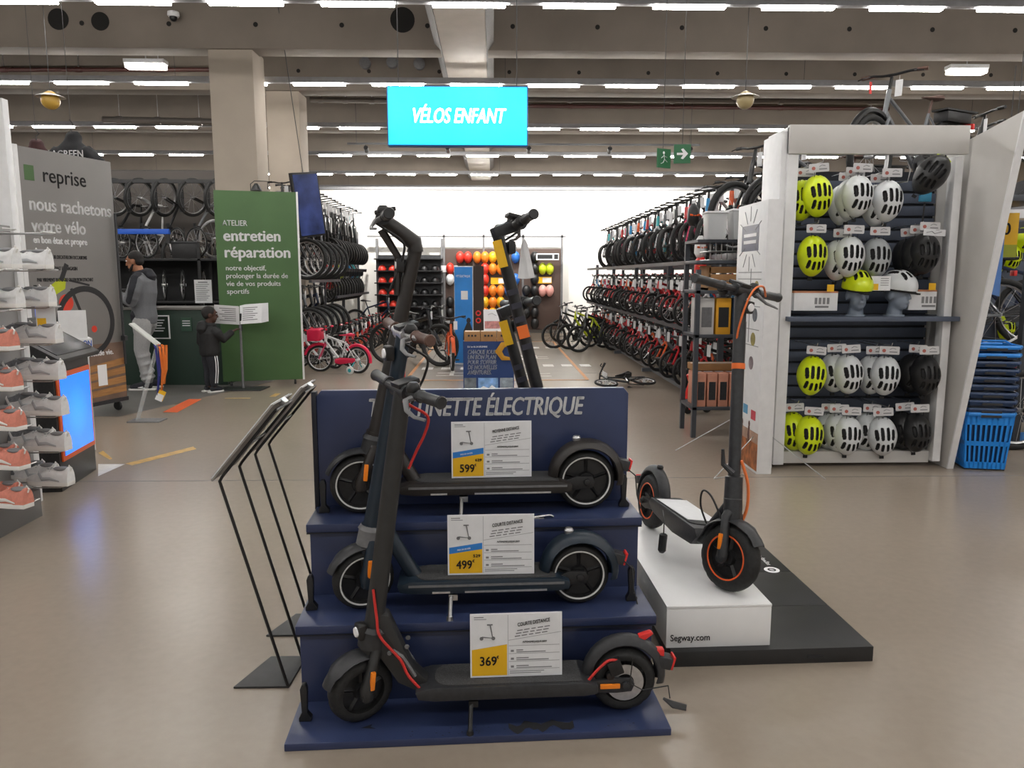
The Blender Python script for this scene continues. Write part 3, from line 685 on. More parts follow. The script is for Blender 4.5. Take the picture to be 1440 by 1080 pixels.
sS.rotation_euler = (R(-5.5), 0, R(-79)); sS.location.z = .2262
# ================================================================ WIRE LECTERNS BESIDE THE STAND
SHEET = mat('printed_board_back', srgb('#8D8781'), .55, noise=.25, scale=14); PLATE = mat('black_plate', (.03, .03, .031), .5, noise=.15, scale=20)
for i, (Y0, Y1, xb, lab) in enumerate(((2.57, 2.775, -.735, 'black wire reading lectern left of the navy stand, nearer of two'), (2.965, 3.15, -.735, 'black wire reading lectern left of the navy stand, farther of two'))):
    g = thing('wire_lectern', lab, 'lectern', (xb, (Y0+Y1)/2, 0), 0, 'wire lecterns beside the stand'); h = (Y1-Y0)/2
    q = MB(); q.prism([(-.19, -h-.005), (.005, -h-.005), (.015, h+.01), (-.12, h+.01)], .0, .008, 'xy'); q.build('base_plate', PLATE, g, bevel=.002)
    for s in (-1, 1):
        q = MB(); q.tube([(0, s*h, .006), (-.195, s*h, .735), (-.2, s*h, .755), (-.19, s*h, .772), (.0, s*h, 1.0)], .0055, 8); q.build('wire_leg', BLACK, g, smooth=50)
    q = MB(); q.tube([(-.1, -h, .88), (-.1, h, .88)], .0045, 6); q.build('cross_wire', BLACK, g)
    q = MB(); q.tube([(.0, -h, 1.0), (.0, h, 1.0)], .0055, 6); q.build('top_wire', BLACK, g)
    q = MB(); q.box((-.112, 0, .892), (.34, 2*h+.04, .006), (0, R(-50.2), 0)); q.build('display_board', SHEET, g)
    q = MB(); q.box((-.116, 0, .895), (.33, 2*h+.03, .004), (0, R(-50.2), 0)); q.build('printed_sheet', PAPER, g)
    q = MB(); q.box((-.002, .0, 1.012), (.02, .05, .02), (0, R(-50), 0)); q.build('clip', STEEL, g, bevel=.003)

# ================================================================ "REPRISE" PANEL
PANELG = mat('light_grey_print', srgb('#7E7B79'), .5, noise=.05, scale=2); GREENP = mat('green_panel', srgb('#47673C'), .6, noise=.08, scale=2)
BROWNP = mat('brown_print', srgb('#7A6355'), .5, noise=.25, scale=6); WOODP = mat('wood_print', srgb('#B07F4D'), .5, noise=.25, scale=5, stretch=(1, 1, 8))
RED = mat('print_red', srgb('#D8402C'), .5); LIME = mat('lime', srgb('#B9C425'), .45, noise=.08, scale=8)
A_, B_ = Vector((-4.36, 7.38, 0)), Vector((-4.02, 8.42, 0)); L = (B_-A_).length; rzp = math.atan2(B_.y-A_.y, B_.x-A_.x)
rp = thing('buyback_panel', 'tall light grey upright panel reading reprise with a printed bicycle', 'panel', A_, rzp)
MB().bx((0, 0, .14), (L, .07, 2.63)).build('panel_board', PANELG, rp, bevel=.003)
MB().bx((-.045, -.004, .1), (0, .074, 2.64)).build('panel_edge', WHITE, rp, bevel=.003)
f = -.0015
MB().bx((.05, f, 2.33), (.155, 0, 2.47)).build('green_square', GREENP, rp)
for (t, sz, x, z, m, ft) in (('reprise', .2, .24, 2.335, INK, .5), ('nous rachetons', .18, .07, 2.06, WHITEP, .97), ('votre vélo', .18, .08, 1.86, WHITEP, .62), ('en bon état et propre', .09, .085, 1.755, WHITEP, .62),
                       ('ESTIMATION SUR DECATHLON OCCASIONS', .05, .09, 1.61, INK, .6), ('RACHAT IMMÉDIAT EN MAGASIN', .05, .09, 1.5, INK, .47), ('PAR VIREMENT BANCAIRE OU EN BON D\'ACHAT', .05, .09, 1.39, INK, .66), ('une seconde vie.', .08, .44, .62, WHITEP, .5)):
    text(t, sz, 'lettering', m, rp, (x, f, z), bold=.0035 if m is WHITEP else .0015, fit=ft)
MB().bx((.0, f, .14), (L, 0, .74)).build('brown_print_area', BROWNP, rp)
q = MB(); q.torus((.63, f, .98), (0, 1, 0), .335, .03, 44, 4, .04); q.build('printed_wheel', INK, rp)
q = MB(); q.tube([(.47, f, 1.32), (.62, f, .95)], .022, 4, flat=.08, up=(0, 1, 0)); q.tube([(.36, f, 1.4), (.44, f, 1.56)], .035, 4, flat=.05, up=(0, 1, 0)); q.tube([(.46, f, 1.4), (.7, f, 1.35)], .014, 4, flat=.08, up=(0, 1, 0)); q.build('printed_fork', INK, rp)
q = MB(); q.prism([(.15, 1.3), (.34, 1.42), (.42, 1.42), (.4, 1.32), (.2, 1.22)], f, 0); q.build('printed_frame', LIME, rp)
q = MB(); q.lathe([(.085, f), (.085, 0)], (.4, 0, 1.18), 'y', 24); q.build('printed_red_badge', RED, rp)
for (x, z, r_) in ((.72, .9, .035),): MB().lathe([(r_, f), (r_, 0)], (x, 0, z), 'y', 16).build('printed_red_badge', RED, rp)
for k in range(4): q = MB(); q.prism([(.45+.0*k, .18+.085*k), (L, .2+.1*k), (L, .27+.1*k), (.45, .245+.085*k)], f-.001, 0); q.build('printed_plank', WOODP, rp)
MB().bx((.72, f-.002, .3), (.84, 0, .52)).build('printed_roll', WHITEP, rp)
def castor(parent, x, y, name='castor', r=.04):
    q = MB(); q.lathe([(r*.9, -.014), (r, -.008), (r, .008), (r*.9, .014)], (x, y, r), 'x', 14); q.tube([(x, y, 2*r+.01), (x, y, r)], [.016, .014], 8); return q.build(name, BLACK, parent)
for x in (.06, L-.1): castor(rp, x, .035, r=.05)
q = MB(); q.bx((0, -.02, .1), (L, .1, .14)); q.build('base_rail', DKGREY, rp)
# thin black post with a handle on the right edge of the panel
q = MB(); q.cyl((L-.02, -.03, .5), (L-.02, -.03, 2.1), .014, 8); q.box((L-.02, -.04, .78), (.04, .05, .05)); q.build('edge_post', DKGREY, rp)

# ================================================================ HANGING JACKETS BEHIND THE PANEL
def jacket(label, m, loc, rz, txt=None, s=1.):
    g = thing('hanging_jacket', label, 'jacket', loc, rz)
    q = MB()
    q.tube([(0, 0, -.72*s), (0, 0, -.45*s), (0, 0, -.2*s), (0, 0, -.06*s), (0, 0, .02)], [.24*s, .235*s, .23*s, .15*s, .07*s], 16, flat=.45, up=(0, 1, 0))
    for k in (-1, 1): q.tube([(k*.12*s, 0, -.1*s), (k*.24*s, 0, -.22*s), (k*.3*s, .0, -.5*s), (k*.32*s, 0, -.68*s)], [.08*s, .085*s, .07*s, .055*s], 10)
    q.tube([(0, .03, -.04), (0, .04, .05), (0, .02, .09*s)], [.07*s, .08*s, .05*s], 10)
    remeshed('jacket_body', q, m, g, .02, 4)
    q = MB(); q.tube([(0, 0, .05), (0, 0, .12*s), (.03, 0, .15*s), (0, 0, .19*s), (-.01, 0, .2*s)], .006, 6); q.tube([(0, 0, .19*s), (0, 0, 4.9-loc[2])], .003, 5); q.build('hanger_wire', WIRE, g)
    if txt: text(txt, .11, 'lettering', WHITEP, g, (-.2, -.125*s, -.2), bold=.002, fit=.4)
    return g
jacket('black jacket with white lettering hanging above the reprise panel', mat('black_fabric', (.012, .012, .014), .8, noise=.2, scale=30), onY(101, 198, 9.0), R(-5), 'LAGREEN', 1.15)
jacket('burgundy jacket hanging behind the reprise panel edge', mat('burgundy_fabric', srgb('#3D1F20'), .8, noise=.2, scale=30), onY(52, 208, 8.6), R(30), None, 1.0)

# ================================================================ SCREEN KIOSK AND TABLE
ORF = mat('kiosk_orange', srgb('#E8622A'), .4)
def screen_mat(name, top, bot, e):
    m = bpy.data.materials.new(name); m.use_nodes = True; nt = m.node_tree; b = nt.nodes['Principled BSDF']
    tc = nt.nodes.new('ShaderNodeTexCoord'); g = nt.nodes.new('ShaderNodeTexGradient'); g.gradient_type = 'SPHERICAL'
    mp = nt.nodes.new('ShaderNodeMapping'); mp.inputs['Location'].default_value = (-.8, -.8, -.8); mp.inputs['Scale'].default_value = (1.6, 1.6, 1.6)
    nt.links.new(tc.outputs['Generated'], mp.inputs['Vector']); nt.links.new(mp.outputs['Vector'], g.inputs['Vector'])
    r = nt.nodes.new('ShaderNodeValToRGB'); r.color_ramp.elements[0].color = bot + (1,); r.color_ramp.elements[1].color = top + (1,); r.color_ramp.elements[1].position = .8
    nt.links.new(g.outputs['Fac'], r.inputs['Fac']); nt.links.new(r.outputs['Color'], b.inputs['Emission Color']); b.inputs['Emission Strength'].default_value = e
    b.inputs['Base Color'].default_value = bot + (1,); b.inputs['Roughness'].default_value = .2; return m
SCRB = screen_mat('blue_screen', srgb('#22B8FF'), srgb('#1F6FF0'), .85)
kp0, kp1 = onZ(88, 692), onZ(136, 660); kl = (kp1-kp0).length; krz = math.atan2(kp1.y-kp0.y, kp1.x-kp0.x)
ki = thing('touch_kiosk', 'black kiosk with slanted touch screen and bright blue orange-framed side display', 'kiosk', kp0, krz)
q = MB(); q.prism([(0, 0), (kl, 0), (kl, .86), (0, .86)], 0, .36); q.build('kiosk_body', BLACK, ki, bevel=.006)
q = MB(); q.bx((.03, -.012, .2), (kl-.02, 0, .8)); q.build('orange_frame', ORF, ki, bevel=.003)
q = MB(); q.bx((.065, -.016, .235), (kl-.05, -.011, .765)); q.build('blue_display', SCRB, ki)
q = MB(); q.prism([(-.03, .86), (.56, .86), (.56, .93), (-.03, 1.1)], -.09, .53, 'yz')
q.v = [(kl*.5 + (v[0]-.22)*.0 + v[0]*1.0 - .22 + .0, v[1], v[2]) for v in q.v]
q = MB(); q.prism([(-.07, .87), (.38, .87), (.38, 1.13), (.35, 1.15), (-.07, .9)], -.05, kl+.04, 'yz'); q.build('sloped_top', BLACK, ki, bevel=.01)
sl = math.atan2(.25, .42)
q = MB(); q.box((kl/2, .14, 1.027), (kl-.02, .4, .006), (sl, 0, 0)); q.build('touch_screen', mat('dark_glass', (.01, .012, .018), .28), ki, bevel=.002)
# white display box behind the kiosk
dbx = thing('sales_box', 'small white box stand with blue lettering beside the printed bicycle', 'box', onY(101, 470, 6.4) - Vector((0, 0, .48)), R(35))
b0 = dbx.location.z
MB().bx((-.1, -.1, -b0), (.1, .1, .86-b0)).build('box_body', WHITE, dbx, bevel=.004)
MB().bx((-.13, -.12, .86-b0), (.13, .12, .94-b0)).build('box_top', WHITE, dbx, bevel=.004)
MB().bx((-.1, -.11, .94-b0), (.1, -.1, 1.17-b0)).build('header_card', WHITE, dbx)
text('DECATHLON', .07, 'lettering', mat('brand_blue', srgb('#2B5FC0'), .5), dbx, (-.12, -.1215, .875-b0), bold=.001, fit=.24)
# upright info screen behind the kiosk (blue glow, orange top)
m2 = thing('info_monitor', 'small upright monitor with blue picture and orange header behind the shoe shelves', 'monitor', onZ(46, 600, 0)*1.0, R(20))
MB().bx((-.02, -.02, 0), (.02, .02, .9)).build('pole', DKGREY, m2); MB().lathe([(.16, 0), (.16, .02)], (0, 0, 0), 'z', 20).build('foot', DKGREY, m2)
MB().bx((-.14, -.03, .88), (.14, .02, 1.36)).build('screen_case', BLACK, m2, bevel=.005)
MB().bx((-.125, -.034, .92), (.125, -.029, 1.24)).build('blue_picture', SCRB, m2); MB().bx((-.125, -.034, 1.25), (.125, -.029, 1.34)).build('orange_header', ORF, m2)

# ================================================================ SHOES ON WIRE BRACKETS
def shoe_meshes(upm, solm, lacem, stm):
    L_ = .28
    def outline(t):    # half width and centre-line shift
        w_ = .030 + .020*math.sin(PI*min(1, max(0, t))**.8)**.8 if 0 < t < 1 else .012
        return max(.012, (.034+.016*math.sin(PI*(t*.9+.02)) if t < .75 else .05*math.sqrt(max(0, 1-((t-.72)/.285)**2))))
    q = MB(); n = 16; pts = [(L_*i/n, outline(i/n)) for i in range(n+1)]
    poly = [(x-.14, -y) for x, y in pts] + [(x-.14, y) for x, y in reversed(pts)]
    q.prism(poly, 0, .028, 'xy'); sole = q.mesh('sole', solm, .004)
    # upper: sections from heel to toe
    secs = [(0.00, .052, .082), (.03, .056, .088), (.1, .05, .08), (.2, .045, .068), (.32, .044, .074), (.45, .046, .075), (.56, .048, .062), (.7, .048, .046), (.84, .044, .036), (.94, .032, .026), (.99, .015, .012)]
    q = MB(); vs = []; m = 12
    for (t, wd, ht) in secs:
        wd = min(wd, outline(t)*.96+.002)
        for k in range(m+1):
            a = PI*k/m; ca = math.cos(a); sa = math.sin(a)
            vs.append((L_*t-.14, wd*(abs(ca)**.7)*(1 if ca >= 0 else -1)*(1-.18*sa*(ht/.09)), .024 + ht*(sa**.75)))
    fs = [(i*(m+1)+k, i*(m+1)+k+1, (i+1)*(m+1)+k+1, (i+1)*(m+1)+k) for i in range(len(secs)-1) for k in range(m)]
    fs += [tuple(range(m+1)), tuple((len(secs)-1)*(m+1)+k for k in range(m, -1, -1))]
    q.add(vs, fs); up = q.mesh('upper', upm, 0, 60)
    q = MB()
    q.ell((-.085, 0, .1), (.05, .03, .012)); opening = q.mesh('ankle_opening', INKG, 0, 60)
    q = MB()
    for k in range(5): x = -.025+.02*k; z = .1-.008*k-.0012*k*k; q.tube([(x, -.026, z-.014), (x+.004, 0, z+.004), (x, .026, z-.014)], .0035, 5)
    lace = q.mesh('laces', lacem)
    q = MB()
    for s in (-1, 1): q.tube([(-.1, s*.05, .035), (-.04, s*.0505, .05), (.01, s*.0505, .045), (.03, s*.046, .08), (.035, s*.035, .09)], [.004, .009, .012, .008, .004], 6, flat=.3, up=(0, 1, 0))
    st = q.mesh('side_stripe', stm)
    q = MB(); q.tube([(-.14, 0, .085), (-.15, 0, .105), (-.135, 0, .12), (-.125, 0, .1)], .005, 5); loop = q.mesh('heel_tab', solm)
    return [('sole', sole), ('upper', up), ('ankle_opening', opening), ('laces', lace), ('side_stripe', st), ('heel_tab', loop)]
PINK = mat('salmon_suede', srgb('#D98A78'), .8, noise=.1, scale=60); SHW = mat('white_leather', srgb('#E6E6E6'), .5, noise=.05, scale=50); SHG = mat('grey_mesh', srgb('#7F8186'), .7, noise=.2, scale=90); SOLW = mat('white_rubber', srgb('#E9E7E3'), .6)
def shoe_proto(meshes):
    def mk():
        g = thing('sports_shoe', 'x', 'shoe')
        for n_, me in meshes: obj(n_, me, g)
        return g
    return Proto(mk)
SP = {'salmon': shoe_proto(shoe_meshes(PINK, SOLW, PINK, SOLW)), 'white': shoe_proto(shoe_meshes(SHW, SOLW, SHG, mat('pale_grey_stripe', srgb('#B9BCC0'), .5))), 'grey': shoe_proto(shoe_meshes(SHG, SOLW, SHG, SHW))}
sh = thing('shoe_fixture', 'tall white shoe display fixture with wire brackets at the left edge', 'fixture', (-2.95, 4.35, 0))
FX = -2.95
MB().bx((-.1, -.5, 0), (0, .55, 1.75)).build('back_board', mat('fixture_grey', srgb('#8E8C8B'), .6), sh, bevel=.004)
MB().bx((-.06, .5, 0), (.02, .56, 2.5)).build('corner_post', WHITE, sh, bevel=.004)
MB().bx((.0, -.25, 0), (.2, .24, .17)).build('plinth_box', mat('fixture_grey2', srgb('#6E6C6B'), .5), sh, bevel=.004)
rowz = [.21+.212*k for k in range(8)]
rn = ['lowest', 'second lowest', 'third lowest', 'fourth lowest', 'fifth lowest', 'third highest', 'second highest', 'highest']
for k, z in enumerate(rowz):
    for yy in (-.17, .2):
        q = MB(); x1 = .40
        q.tube([(0, yy-.06, z-.007), (x1-.02, yy-.06, z-.007), (x1, yy-.06, z), (x1, yy+.06, z), (x1-.02, yy+.06, z-.007), (0, yy+.06, z-.007)], .004, 6); q.build('wire_bracket', STEEL, sh)
    if k < 5:
        lay = [('salmon', .32, -.26, 164, 'nearer'), ('salmon', .2, -.14, 164, 'farther'), ('white', .30, .17, 172, 'foremost'), ('white', .17, .26, 172, 'middle'), ('grey', .05, .33, 172, 'rear')]
    elif k < 7: lay = [('white', .18, -.2, 168, 'nearer'), ('white', .24, -.06, 170, 'second'), ('white', .28, .17, 172, 'third'), ('white', .14, .3, 172, 'farthest')]
    else: continue
    for (c, x, y, a, w_) in lay:
        SP[c].put(f'{w_} {c} trainer on the {rn[k]} wire row of the shoe fixture', (FX+x, 4.35+y, z+.0045), R(a), f'shoes on wire brackets')
for k, (px, py, col) in enumerate(((62, 408, 0), (125, 430, 0))):
    pass
pt = thing('price_card', 'white price card with yellow corner on the shoe fixture', 'price card', onY(64, 440, 4.55), R(25))
MB().bx((-.05, -.002, -.09), (.05, .002, .09)).build('card', PAPER, pt); MB().bx((-.045, -.003, -.085), (.0, -.001, -.03)).build('yellow_corner', YELLOW, pt)
MB().box((0, .01, .1), (.02, .02, .03)).build('clip', STEEL, pt)
pt.parent = None

# ================================================================ REPAIR WORKSHOP
GREENC = mat('counter_green', srgb('#24382E'), .55, noise=.08, scale=3)
cp0 = onZ(172, 548); 
ct = thing('workshop_counter', 'dark green service counter of the repair workshop', 'counter', (-5.1, 10.25, 0))
MB().bx((-1.2, 0, 0), (1.55, .65, 1.0)).build('counter_body', GREENC, ct, bevel=.004); MB().bx((-1.22, -.02, 1.0), (1.57, .67, 1.03)).build('counter_top', mat('counter_top_grey', srgb('#6D6A66'), .5), ct, bevel=.004)
MB().bx((.46, -.012, .62), (.83, 0, .93)).build('notice_border', WHITEP, ct); MB().bx((.475, -.016, .635), (.815, -.01, .915)).build('notice_board', mat('notice_green', srgb('#1B2A22'), .5), ct)
q = MB()
for k in range(5): q.bx((.51+.012*(k % 2), -.0185, .86-.035*k), (.77-.02*(k % 3), -.0155, .872-.035*k))
stuff(q.build('notice_print', PAPER, ct))
MB().bx((.98, -.012, .72), (1.12, 0, .9)).build('small_notice', mat('notice_green2', srgb('#2C4A3A'), .5), ct)
q = MB()
for k in range(3): q.bx((1.0, -.014, .85-.03*k), (1.1, -.011, .86-.03*k))
stuff(q.build('small_notice_print', PAPER, ct))
# black shelving behind the counter
sv = thing('workshop_shelving', 'black steel shelving with spare wheels behind the green counter', 'shelving', (-5.5, 12.6, 0))
for x in (-2.6, -.9, .75, 1.7):
    for y in (0, .5): MB().bx((x, y, 0), (x+.05, y+.05, 1.98)).build('upright', BLACK, sv)
for z in (.45, 1.02, 1.7): MB().bx((-2.6, 0, z-.02), (1.75, .55, z+.02)).build('shelf', BLACK, sv, bevel=.003)
MB().bx((-2.6, .52, 0), (1.75, .55, 1.7)).build('back_sheet', mat('shelf_back', (.012, .012, .013), .7), sv)
MB().bx((-2.6, -.06, 2.1), (.35, 0, 2.18)).build('blue_beam', mat('rack_blue', srgb('#1D5FD0'), .4), sv, bevel=.004)
for x in (-2.6, .3): MB().bx((x, -.05, 1.95), (x+.05, 0, 2.1)).build('beam_post', BLACK, sv)
def spare_wheel_proto(r, hubm, tm):
    def mk():
        g = thing('spare_wheel', 'x', 'wheel'); q = MB(); q.torus((0, 0, 0), (0, 1, 0), r, r*.055, 28, 6); t = q.build('tyre', tm, g)
        q = MB(); q.torus((0, 0, 0), (0, 1, 0), r*.92, r*.025, 28, 4, 2); q.build('rim', ALU, t)
        q = MB()
        for k in range(14): th = 2*PI*k/14; q.tube([(.02*math.cos(th+.6), .03*(-1)**k, .02*math.sin(th+.6)), (r*.92*math.cos(th), 0, r*.92*math.sin(th))], .0025, 4, cap=False)
        q.cyl((0, -.045, 0), (0, .045, 0), .025, 10); q.build('spokes', hubm, t); return g
    return Proto(mk)
SW = [spare_wheel_proto(.24, ALU, RUBBER), spare_wheel_proto(.30, STEEL, ALU)]
sx = [-2.2, -1.75, -1.35, -.95, -.55, -.1, .35, .7, .95]
for i, x in enumerate(sx):
    k = 1 if i in (3, 8) else 0
    SW[k].put(f'{nth(i)} bicycle wheel from the left on the upper workshop shelf', (-5.5+x, 12.85-.1*(i % 2), 1.72+(.317 if k else .254)), R(-38 + 8*(i % 3)), 'spare wheels on the upper workshop shelf')
for i, x in enumerate((-2.2, -1.8, -1.35, .1, .4, .75, 1.1)):
    SW[0].put(f'{nth(i)} bicycle wheel from the left on the middle workshop shelf', (-5.5+x, 12.86, 1.04+.254), R(-62), 'spare wheels on the middle workshop shelf')
for i, x in enumerate((-.2, .1, .42, .7, 1.0, 1.3, 1.5)):
    SW[0].put(f'{nth(i)} bicycle wheel from the left on the low workshop shelf', (-5.5+x, 12.86, .47+.254), R(-62), 'spare wheels on the low workshop shelf')
bn = thing('storage_bin', 'black storage bin on the upper workshop shelf', 'bin', (-4.95, 12.72, 1.7205)); MB().bx((-.2, -.12, 0), (.2, .15, .26)).build('bin_body', BLACK, bn, bevel=.01); MB().bx((-.22, -.14, .24), (.22, .17, .27)).build('bin_rim', DKGREY, bn, bevel=.004)
ns = thing('paper_notice', 'white paper notice standing on the green counter', 'notice', onY(287, 430, 10.5)+Vector((0, 0, -.02)), R(8))
ns.location.z = 1.031
MB().bx((-.11, -.004, .05), (.11, .004, .36)).build('sheet', PAPER, ns); MB().bx((-.03, -.03, 0), (.03, .03, .012)).build('foot', STEEL, ns); MB().cyl((0, .006, 0), (0, .006, .3), .004, 6).build('rod', STEEL, ns)
q = MB(); q.bx((-.06, -.006, .32), (.06, -.0035, .335))
for k in range(9): q.bx((-.09, -.006, .295-.026*k), (.08-.02*(k % 3), -.0035, .303-.026*k))
stuff(q.build('notice_print', INKG, ns))
lp = thing('laptop', 'open black laptop on the green counter behind the man', 'laptop', (-4.75, 10.5, 1.03), R(185)); MB().bx((-.17, -.12, 0), (.17, .12, .015)).build('keyboard_base', BLACK, lp, bevel=.003); MB().box((0, .14, .125), (.34, .012, .24), (R(-12), 0, 0)).build('screen_lid', BLACK, lp, bevel=.003)

# ================================================================ GREEN SERVICE PANEL
ga, gb = onZ(314, 537, .07), onZ(426, 533, .07); gl = (gb-ga).length; grz = math.atan2(gb.y-ga.y, gb.x-ga.x); ga.z = 0
gp = thing('service_panel', 'tall green rolling panel reading atelier entretien réparation', 'panel', ga, grz)
MB().bx((0, 0, .07), (gl, .08, 2.52)).build('panel_board', GREENP, gp, bevel=.004); MB().bx((gl, -.004, .065), (gl+.025, .084, 2.525)).build('panel_edge', WHITE, gp, bevel=.003)
for (t, sz, x, z, b, ft) in (('ATELIER', .1, .09, 2.08, 0.001, .3), ('entretien', .2, .09, 1.89, .006, .69), ('réparation', .2, .09, 1.68, .006, .8), ('notre objectif,', .09, .1, 1.515, .0016, .49), ('prolonger la durée de', .09, .1, 1.415, .0016, .76), ('vie de vos produits', .09, .1, 1.315, .0016, .67), ('sportifs', .09, .1, 1.215, .0016, .27)):
    text(t, sz, 'lettering', WHITEP, gp, (x, -.003, z), bold=b, fit=ft)
for x in (.1, gl-.1): castor(gp, x, .04, r=.033)
q = MB(); q.tube([(.45, .04, 2.52), (.45, .04, 2.61), (.5, .03, 2.65), (.66, .03, 2.65), (.66, .03, 2.55)], .006, 6); q.lathe([(.07, 0), (.05, .05), (.02, .09)], (.52, .04, 2.53), 'z', 14); q.build('clip_lamp', BLACK, gp)

# flip-book on a pole
bk = thing('flip_book_stand', 'grey pole stand with open ring binder of price sheets before the green panel', 'stand', onZ(345, 546, 0)+Vector((0, -.08, 0)), R(-3))
MB().bx((-.28, -.16, 0), (.28, .2, .015)).build('base_plate', DKGREY, bk, bevel=.003); MB().cyl((0, 0, .015), (0, 0, .86), .016, 10).build('pole', MIDGREY, bk)
for k in range(8):
    a = 74 - 148*k/7 if k not in (0,) else 74
    x0 = 0; q = MB(); q.bx((0, -.0015, 0), (.3 if k < 2 else .3, .0015, .24)); 
    ang = [R(190), R(184), R(-6), R(-4), R(-3), R(-2), R(-1), R(0)][k]
    o = q.build('page', PAPER, bk, loc=(.013*max(0, k-2), -.02+.004*k, .83+.003*k), rot=(R(-14), R(-4), ang))
    if k in (0, 2):
        q = MB(); sg = 1
        for j_ in range(7): q.bx((.04, -.003 if k == 2 else .0012, .2-.026*j_), (.24-.03*(j_ % 3), -.0012 if k == 2 else .003, .21-.026*j_))
        q2 = q.build('page_print', INKG, o); stuff(q2)
q = MB(); q.box((0, .01, .86), (.04, .03, .22)); q.build('spine_clamp', DKGREY, bk)

# clear lectern with lanyards
ACR = mat('clear_acrylic', (.85, .9, .92), .05, alpha=.25)
lc0 = onZ(207, 592)
cl = thing('acrylic_lectern', 'clear acrylic lectern with bent top and lanyards in the workshop aisle', 'lectern', lc0, R(0))
q = MB(); q.bx((-.16, -.1, 0), (.16, .1, .012)); q.build('base_plate', MIDGREY, cl, bevel=.002)
q = MB(); q.prism([(-.1, .012), (-.088, .012), (.16, .765), (.148, .775)], -.035, .035); q.build('leg_panel', ACR, cl)
q = MB(); q.prism([(.155, .765), (.165, .777), (-.085, .985), (-.095, .973)], -.05, .05); q.build('top_panel', mat('frosted_acrylic', (.75, .77, .74), .3, alpha=.75), cl)
for k, (m_, dx, ln) in enumerate(((mat('lanyard_blue', srgb('#2B2F78'), .7), .16, .55), (mat('lanyard_orange', srgb('#E0762B'), .7), .2, .5), (mat('lanyard_orange', srgb('#E0762B'), .7), .23, .42))):
    q = MB(); q.tube([(dx-.02, -.04, .775), (dx, -.06, .74), (dx+.012, -.06, .74-ln*.45), (dx-.01, -.06, .74-ln*.85), (dx+.02, -.06, .74-ln*.5), (dx+.03, -.05, .77)], .012, 5, flat=.25); q.build('lanyard', m_, cl)
q = MB(); q.box((.18, -.06, .27), (.07, .006, .1), (0, R(25), 0)); q.build('badge', YELLOW, cl); q = MB(); q.box((.165, -.064, .25), (.07, .004, .07), (0, R(25), 0)); q.build('badge_paper', PAPER, cl)
# ================================================================ PEOPLE
def hand(q, w_, d, up, side, s=1., curl=.6):
    """palm and five fingers; w_ wrist, d direction, up back-of-hand normal, side = thumb side vector"""
    d = Vector(d).normalized(); up = Vector(up).normalized(); sd = Vector(side).normalized(); w_ = Vector(w_)
    q.tube([w_, w_+d*.03*s, w_+d*.085*s], [.026*s, .034*s, .036*s], 10, flat=.5, up=up)
    for i, (off, ln) in enumerate(((.027, .068), (.009, .078), (-.009, .072), (-.027, .055))):
        b = w_+d*.08*s+sd*off*s; a = b+d*ln*.45*s-up*.010*s; e = a+(d*(1-curl)-up*curl).normalized()*ln*.55*s
        q.tube([b, a, e], [.0095*s, .009*s, .0072*s], 8)
    b = w_+d*.03*s+sd*.03*s; a = b+d*.03*s+sd*.022*s-up*.008*s; e = a+d*.032*s-up*.012*s; q.tube([b-sd*.012*s, b, a, e], [.012*s, .0125*s, .011*s, .0085*s], 8)
SKIN1 = mat('tan_skin', srgb('#B07A5C'), .55, noise=.06, scale=40); SKIN2 = mat('dark_skin', srgb('#4A2E22'), .55, noise=.06, scale=40)
GREYT = mat('light_grey_jersey', srgb('#A2A2A2'), .85, noise=.1, scale=90, bump=.1)
GREYF = mat('grey_marl_jersey', srgb('#707276'), .85, noise=.12, scale=120, bump=.1); BLKF = mat('black_jersey', (.02, .021, .027), .85, noise=.2, scale=60)
HAIR = mat('black_hair', (.012, .01, .009), .7, noise=.3, scale=120, bump=.3)
def head(q, c, s, f, side):
    """skull, jaw, nose, ears along forward f"""
    c = Vector(c); f = Vector(f).normalized(); sd = Vector(side).normalized(); up = sd.cross(f)*-1 if sd.cross(f).z < 0 else sd.cross(f)
    M_ = Matrix((f, sd, up)).transposed()
    def P(x, y, z): return c + M_ @ Vector((x*s, y*s, z*s))
    e = M_.to_euler()
    q.ell(P(-.012, 0, .025), (.098*s, .078*s, .098*s), e); q.ell(P(.02, 0, -.05), (.07*s, .058*s, .075*s), e); q.ell(P(.055, 0, -.085), (.032*s, .032*s, .03*s), e)
    q.tube([P(.085, 0, .03), P(.104, 0, -.012), P(.112, 0, -.022), P(.09, 0, -.03)], [.009*s, .012*s, .015*s, .012*s], 8)
    q.tube([P(.083, -.035, .04), P(.09, 0, .042), P(.083, .035, .04)], .012*s, 8)
    q.tube([P(.086, -.022, -.06), P(.094, 0, -.058), P(.086, .022, -.06)], .009*s, 8)
    for k in (-1, 1): q.ell(P(-.01, k*.08, -.01), (.024*s, .011*s, .034*s), e)
    return P, e
# ---- man
mg = thing('person', 'person in grey hooded sweatshirt and grey jogging trousers standing at the counter', 'person', onZ(207, 548, 0)+Vector((0, .08, 0)), R(182))
q = MB(); P, e = head(q, (.085, 0, 1.625), 1.0, (.97, 0, -.2), (0, 1, 0))
q.tube([(.01, 0, 1.4), (.03, 0, 1.47), (.05, 0, 1.56)], [.07, .058, .056], 12)
q.tube([(0, 0, .9), (0, 0, 1.1), (.0, 0, 1.3), (.0, 0, 1.42)], [.14, .13, .15, .1], 14, flat=.7, up=(1, 0, 0))
H1, H2 = Vector((.29, .03, 1.215)), Vector((.30, -.06, 1.2))
for (s, hd, el) in ((1, H1, (.07, .245, 1.12)), (-1, H2, (.07, -.245, 1.12))):
    q.tube([(.0, s*.17, 1.41), el, hd], [.05, .042, .027], 10)
    hand(q, hd, (.75, -s*.35, .3), (.1, s*.9, .3), (-.3, 0, .95), 1., .75)
